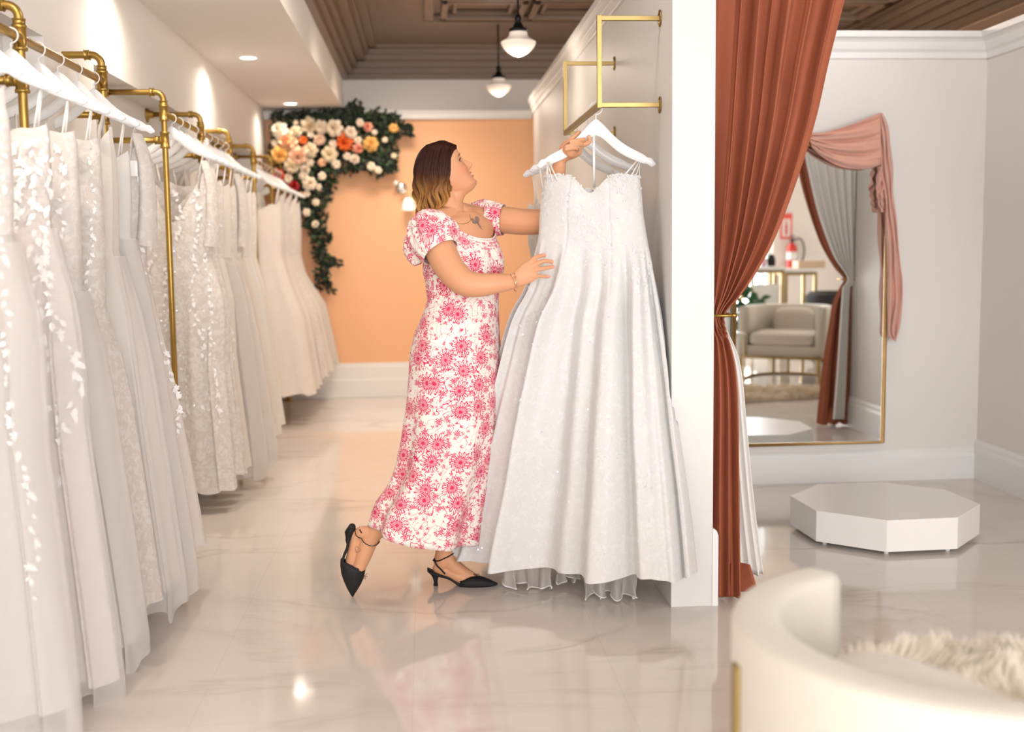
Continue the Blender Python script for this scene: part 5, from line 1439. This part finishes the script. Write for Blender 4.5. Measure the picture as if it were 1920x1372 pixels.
# --- dress
def ring_uv(pts):
    L = [0]
    for i in range(1, len(pts)): L.append(L[-1]+float(np.linalg.norm(np.asarray(pts[i])-np.asarray(pts[i-1]))))
    return L
def uvgrid(mb, rows, vdir=None):
    """open grid with seam duplicated; u = arc length, v = length along rows"""
    nr = len(rows); uv = []; vv = 0
    mid = len(rows[0])//2
    for i, row in enumerate(rows):
        L = ring_uv(row)
        if i: vv += float(np.mean([np.linalg.norm(np.asarray(row[j])-np.asarray(rows[i-1][j])) for j in range(0, len(row), 8)]))
        uv += [(l-L[mid]+.0, vv) for l in L]
    mb.grid(rows)
    mb.uv = (mb.uv or [])+uv
DRN = 200
def drape(a, y):
    """dress surface, a=0 the way she faces; folds grow down the skirt"""
    c, f, l = dress_ring(y); g = sst(600, 1000, y); k = sst(430, 560, y)
    ca, sa = math.cos(a), math.sin(a)
    fold = .020*g*(math.sin(7*a+.6+y*.004)*.6+math.sin(11*a+2.-y*.003)*.35+math.sin(4*a+1.)*.4)
    gather = .0016*math.sin(64*a+3*math.sin(y*.05))*sst(620, 540, y)*1.0
    x = (f+fold+gather)*ca; z = (l+fold+gather)*sa
    if y < 560:       # bust
        z0 = math.exp(-((y-492)/30)**2); x += .014*z0*(math.exp(-((sa-.42)/.28)**2)+math.exp(-((sa+.42)/.28)**2))*max(ca, 0)
        x -= .008*z0*math.exp(-(sa/.14)**2)*max(ca, 0)
    return c+E1*x+E2*z
rows = []
ylist = list(np.linspace(1006, 600, 64))+list(np.linspace(594, 470, 30))
for y in ylist:
    row = []
    for j in range(DRN+1):
        a = 2*PI*j/DRN+PI
        p = drape(a, y)
        if y > 985:
            p = p.copy(); p[2] += .010*math.sin(3*a+1)*(y-985)/21
        if y > 860:
            p = p.copy(); c_, f_, l_ = dress_ring(y); p[2] -= .050*sst(860, 1006, y)*(p[0]-c_[0]-.05)/.2
        row.append(p)
    rows.append(row)
# neckline part: rim height depends on direction
def rim_y(a):
    ca, sa = math.cos(a), math.sin(a)
    if ca > 0: return lerp(449, 411, abs(sa)**2.6)      # scooped front
    return lerp(411, 416, 0)+0*sa
last = rows[-1]
for i in range(1, 16):
    t = i/15; row = []
    for j in range(DRN+1):
        a = 2*PI*j/DRN+PI; ry = rim_y(a); y = lerp(470, ry, t)
        if y >= 452: p = drape(a, y)
        else:
            # follow the shoulders inward above the bust line
            c, f, l = dress_ring(452); q = (452-y)/41.; c2 = P(lerp(867, 864, q), y, 4.25)
            f2 = lerp(f, .098, q**.8); l2 = lerp(l, .158, q)
            if y < 420: l2 = lerp(.160, .150, (420-y)/9.)
            p = c2+E1*f2*math.cos(a)+E2*l2*math.sin(a)
            pn = near(p); d = p-c2; dn = pn-c2
            if d[:2]@d[:2] < dn[:2]@dn[:2]: p = pn+(pn-c2)/np.linalg.norm(pn-c2)*.004
        row.append(p)
    rows.append(row)
m = MB(); uvgrid(m, rows); dress = m.build('dress', m_floral, woman, solid=.0015)
# gathered edge along the neckline
m = MB(); m.tube(rows[-1][:-1], .0032, 8, closed=True); m.uv = [(p[0]*1.0, p[2]) for p in m.v]; m.build('neckline_edge', m_floral, dress)
# puff sleeves
def sleeve(axis, rad, depth, n=26, seed=0, squash=None, name='sleeve'):
    sp = spline([np.array(p) for p in axis], n); rd = np.interp(np.linspace(0, 1, n), np.linspace(0, 1, len(rad)), rad); rows = []; prev = None
    for i in range(n):
        t = sp[min(i+1, n-1)]-sp[max(i-1, 0)]; t /= np.linalg.norm(t)
        if prev is None: a_, b_, _ = frame(t, (0, 1, 0))
        else: a_ = prev-t*(prev@t); a_ /= np.linalg.norm(a_); b_ = np.cross(t, a_)
        prev = a_; s = i/(n-1); row = []
        for j in range(121):
            an = 2*PI*j/120; g = math.sin(PI*min(1, s*1.02))
            rr_ = rd[i]*(1+.035*math.sin(17*an+seed+4*s)*g+.03*math.sin(7*an+seed*2)*g+.02*math.sin(40*an)*(1-g))
            row.append(sp[i]+a_*rr_*math.cos(an)+b_*rr_*math.sin(an))
        rows.append(row)
    m = MB(); uvgrid(m, rows); return m.build(name, m_floral, dress, solid=.0015)
sleeve([P(816, 404, 4.150), P(812, 420, 4.128), P(813, 441, 4.105), P(819, 461, 4.085), P(826, 473, 4.072)], [.012, .062, .083, .090, .088, .082, .072, .066], 0, seed=1)
# turned lower flounce of the near sleeve
sleeve([P(780, 432, 4.165), P(776, 455, 4.165), P(777, 476, 4.165), P(783, 496, 4.16)], [.015, .034, .038, .030, .014], 0, n=18, seed=3)
sleeve([P(884, 402, 4.345), P(893, 406, 4.365), P(908, 410, 4.372), P(926, 411, 4.362), P(944, 412, 4.350)], [.012, .052, .068, .072, .070, .066, .060, .058], 0, seed=5)

# --- shoes
def shoe_front():
    s = empty('x', (0, 0, 0), '', ''); bpy.data.objects.remove(s)
    Yc = 4.27
    m = MB(); ring = []
    for x, yt, yb, w in ((862, 1084, 1097, .036), (872, 1080.5, 1100, .038), (884, 1078, 1101.5, .0385), (896, 1079, 1102, .035), (908, 1082.5, 1101.5, .028), (920, 1087, 1099.5, .018), (929, 1091, 1097.5, .009), (933, 1093, 1095.5, .003)):
        yy = lerp(4.272, 4.248, (x-862)/71); c = P(x, (yt+yb)/2, yy); h = (P(x, yt, yy)[2]-P(x, yb, yy)[2])/2
        ring.append([c+np.array([0, w*np.sign(math.cos(a))*abs(math.cos(a))**.8, h*np.sign(math.sin(a))*abs(math.sin(a))**.8]) for a in np.linspace(0, 2*PI, 28, endpoint=False)])
    m.grid(ring, True, True, True); sh = m.build('shoe', m_black, woman, label='black pointed slingback shoe on the front foot')
    m = MB(); pts = spline([P(801, 1067, 4.279), P(812, 1073, 4.278), P(828, 1077, 4.277), P(842, 1081, 4.275), P(856, 1090, 4.273), P(872, 1098, 4.272), P(900, 1101, 4.263)], 24)
    m.tube(pts, list(np.interp(np.linspace(0, 1, 24), [0, .1, .3, .6, 1], [.014, .025, .026, .026, .034])), 14, rb=.0055, ref=(0, 0, 1) if False else (0, 1, 0)); 
    m2 = MB(); rws = []
    ws = np.interp(np.linspace(0, 1, 24), [0, .08, .3, .6, 1], [.012, .025, .026, .027, .034])
    for i, p in enumerate(pts): rws.append([p+[0, -ws[i], .004], p+[0, ws[i], .004], p+[0, ws[i], -.005], p+[0, -ws[i], -.005]])
    m2.grid(rws, True, True, True); m2.build('sole', m_black, sh)
    m = MB(); m.tube([P(816, 1075, 4.278), P(816.5, 1082, 4.278), P(817, 1090, 4.278), P(817, 1097.5, 4.278)], [.019, .011, .0075, .009], 16); m.build('heel', m_black, sh)
    # ankle strap
    st = MB(); c = P(832, 1041, 4.279); pts = []
    for t in np.linspace(0, 2*PI, 40, endpoint=False):
        q = c+np.array([.044*math.cos(t), .05*math.sin(t), 0]); q[2] += -.016+.016*(1+math.cos(t))*.9
        pts.append(near(q, .0018))
    st.tube(pts, .0034, 8, rb=.0015, closed=True, ref=(0, 0, 1)); 
    pa, pb = near(P(811, 1046, 4.262), .002), P(834, 1077, 4.245)
    st.tube([near(lerp(P(811, 1046, 4.26), pb, t), .002) for t in np.linspace(0, 1, 10)], .0032, 8, rb=.0016)
    st.tube([near(lerp(P(811, 1046, 4.30), P(834, 1077, 4.31), t), .002) for t in np.linspace(0, 1, 10)], .0032, 8, rb=.0016)
    st.build('strap', m_black, sh)
    b = MB()
    for s_ in (-1, 1): b.tube([P(893, 1078, 4.255)+np.array([0, 0, .001]), P(893+3*s_, 1075, 4.252), P(893+6*s_, 1077, 4.252), P(893, 1078.5, 4.252)], .0009, 6); b.tube([P(893, 1078, 4.252), P(893+4*s_, 1081, 4.250)], .0008, 5)
    b.build('bow', m_black, sh)
shoe_front()
def shoe_back():
    m = MB(); ring = []
    for x, y, hw_, d in ((662, 1057, 23.5, .036), (661, 1067, 23, .037), (660.5, 1079, 21, .034), (661, 1091, 16.5, .028), (661, 1103, 10.5, .019), (661, 1112, 5, .010), (661, 1118, 1.5, .003)):
        c = P(x, y, 4.166); w = hw_/FPX*4.166; tilt = 6*(1-(y-1058)/60)
        rg = []
        for a in np.linspace(0, 2*PI, 28, endpoint=False):
            q = c+np.array([w*np.sign(math.cos(a))*abs(math.cos(a))**.85, d*np.sign(math.sin(a))*abs(math.sin(a))**.85, 0]); q[2] -= math.cos(a)*w*.45*(1-(y-1058)/60); rg.append(q)
        ring.append(rg)
    m.grid(ring, True, True, True); sh = m.build('shoe', m_black, woman, label='black pointed slingback shoe on the lifted trailing foot')
    pts = spline([P(664, 986, 4.172), P(656, 996, 4.172), P(654, 1012, 4.172), P(651, 1028, 4.171), P(646, 1040, 4.170), P(643, 1054, 4.168), P(648, 1072, 4.167)], 26)
    ws = np.interp(np.linspace(0, 1, 26), [0, .1, .3, .6, 1], [.016, .026, .026, .026, .030]); rws = []
    for i, p in enumerate(pts): rws.append([p+[-.0055, -ws[i], 0], p+[-.0055, ws[i], 0], p+[.004, ws[i], 0], p+[.004, -ws[i], 0]])
    z = MB(); z.grid(rws, True, True, True); z.build('sole', m_black, sh)
    z = MB(); z.tube([P(660, 988, 4.172), P(656, 999, 4.172), P(655, 1008, 4.172)], [.014, .020, .014], 14, dome=True); z.tube([P(656, 1000, 4.172), P(652, 1012, 4.176), P(655, 1024, 4.18)], [.014, .009, .008], 14, dome=True); z.build('heel', m_black, sh)
    st = MB(); pts = []
    c = P(692, 1008, 4.168); u_ = P(712, 1010, 4.168)-P(672, 993, 4.168); u_ /= np.linalg.norm(u_)
    for t in np.linspace(0, 2*PI, 40, endpoint=False):
        q = c+u_*.046*math.cos(t)+np.array([0, .05*math.sin(t), 0])-np.array([0, 0, .020*max(0, -math.sin(t))]); pts.append(near(q, .0018))
    st.tube(pts, .0036, 8, rb=.0015, closed=True)
    st.tube([near(lerp(P(677, 999, 4.13), P(672, 988, 4.14), t), .002) for t in np.linspace(0, 1, 5)], .003, 8, rb=.0015)
    st.build('strap', m_black, sh)
    b = MB()
    q = P(684, 1079, 4.15)
    for dx, dy in ((4, -4), (5, 2), (1, 6), (-2, 6)): b.tube([q, P(684+dx, 1079+dy, 4.148), P(684+dx*.5+1, 1079+dy*1.1, 4.148)], .0008, 5)
    b.build('bow', m_black, sh)
shoe_back()

# --- marks and jewellery
m_ink = simple('faded_tattoo_ink', srgb(88, 80, 80), .6)
def inkline(name, px, rad, closed=False, off=.0002, smooth=40):
    sp = spline([np.array(p, float) for p in px], smooth) if smooth else [np.array(p, float) for p in px]
    pts = [onskin(p[0], p[1], off) for p in sp]; pts = [p for p in pts if p is not None]
    if len(pts) > 2: return pts
    return None
m = MB(); pts = inkline('h', [(670, 1034), (666, 1029), (667, 1025.5), (670, 1024.5), (672, 1027), (674, 1027.5), (676, 1030), (674, 1033.5), (668.5, 1035.5), (666.5, 1034), (667, 1030)], .0006)
if pts: m.tube(pts, .0006, 5); m.build('heart_tattoo', m_ink, woman)
m = MB()
for pl in ([(883, 410), (888, 408), (893, 413), (892, 419), (886, 415), (883, 410)], [(893, 413), (891, 406.5), (896, 407), (899, 412), (896, 418), (892, 416)], [(892, 416), (897, 422), (902, 428), (905, 431)], [(894, 415), (900, 421), (904, 425)], [(885, 411), (890, 413), (895, 419)], [(890, 409), (895, 414), (898, 418)]):
    pts = inkline('b', pl, .0007, smooth=18)
    if pts: m.tube(pts, .0005, 5)
m.build('chest_tattoo', m_ink, woman)
m = MB(); pts = [onskin(q[0], q[1], .0012) for q in spline([np.array(p, float) for p in [(834, 405), (843, 412), (855, 418), (866, 420), (876, 418), (882, 412), (880, 402)]], 40)]
pts = [p for p in pts if p is not None]
if len(pts) > 3: m.tube(pts, .0008, 6); m.build('necklace', m_gold, woman)
def bracelet(c, ax, r0, r1, rad):
    a_, b_, d_ = frame(ax, (0, 1, 0)); return [c+a_*r0*math.cos(t)+b_*r1*math.sin(t) for t in np.linspace(0, 2*PI, 40, endpoint=False)]
axw = P(970, 524, 3.997)-P(950, 530, 3.99)
m = MB(); m.tube(bracelet(P(965, 529, 3.996), axw+np.array([.004, 0, -.006]), .033, .031, 0), .0016, 8, closed=True); m.tube(bracelet(P(962, 530, 3.996), axw+np.array([.0, 0, .004]), .032, .031, 0), .0013, 8, closed=True)
m.build('bracelet', simple('rose_gold', srgb(240, 200, 170), .25, metal=1), woman)
q = P(1084, 276, 4.118); m = MB(); m.tube(bracelet(q, np.array([1, .1, .1]), .0098, .0098, 0), .0011, 8, closed=True); m.ball(q+np.array([0, -.0105, -.001]), .0025, 8, 6); m.build('ring', m_chrome, woman)
# ------------------------------------------------------------------ light
wd = bpy.data.worlds.new('daylight'); S.world = wd; wd.use_nodes = True
bg = wd.node_tree.nodes['Background']; bg.inputs[0].default_value = (.86, .93, 1, 1); bg.inputs[1].default_value = 3.0
def area(name, loc, rot, sx, sy, power, col):
    l = bpy.data.lights.new(name, 'AREA'); l.shape = 'RECTANGLE'; l.size = sx; l.size_y = sy; l.energy = power; l.color = col
    o = bpy.data.objects.new(name, l); COL.objects.link(o); o.location = loc; o.rotation_euler = rot; return o
area('window_daylight', (1.6, FY-.5, 1.6), (math.radians(90), 0, 0), 5.4, 2.6, 600, (1, .975, .955))
def spot(name, loc, power, size=100, blend=.6, col=(1, .88, .74), rad=.04, rot=(0, 0, 0)):
    l = bpy.data.lights.new(name, 'SPOT'); l.energy = power; l.spot_size = math.radians(size); l.spot_blend = blend; l.color = col; l.shadow_soft_size = rad
    o = bpy.data.objects.new(name, l); COL.objects.link(o); o.location = loc; o.rotation_euler = rot; return o
for y in (.7, 2.9, 5.1, 7.31, 9.54): spot('downlight_beam', (-1.13, y, 2.447), 26 if y > 9 else 60, 160, 1)
def pt(name, loc, power, col, rad=.12):
    l = bpy.data.lights.new(name, 'POINT'); l.energy = power; l.color = col; l.shadow_soft_size = rad
    o = bpy.data.objects.new(name, l); COL.objects.link(o); o.location = loc; return o
WARM = (1, .84, .68)
q = P(972, 78, 6.3); pt('pendant_or_fill', (q[0], q[1], q[2]-.12), 7, WARM, .08)
q = P(935, 160, 8.7); pt('pendant_or_fill', (q[0], q[1], q[2]-.12), 7, WARM, .08)
pt('pendant_or_fill', (.1, 3.9, 2.7), 22, (1, .93, .86), .12)  # added fill over the aisle, no pendant hangs here
pt('pendant_or_fill', (.1, 1.5, 2.7), 25, (1, .95, .9), .12)  # added fill on the camera side, without a fixture
pt('pendant_or_fill', (2.0, 4.9, 2.85), 34, (1, .96, .92), .15)  # added to brighten the fitting room and curtain lining, no lamp there
for yy in (5.6, 7.2, 8.8): spot('fill_spot', (-.15, yy, 2.88), 210, 125, 1, WARM, .3, (math.radians(22), 0, 0))  # added warm fill for the deep end, no ceiling fixtures behind it
pt('pendant_or_fill', (3.9, 1.2, 2.6), 80, (1, .96, .92), .12)  # added to lift the area seen in the mirror, no lamp modelled
pt('pendant_or_fill', (2.2, 7.6, 2.6), 50, WARM, .12)  # added warm fill behind the fitting room, not a real pendant
vs.exposure = -0.47
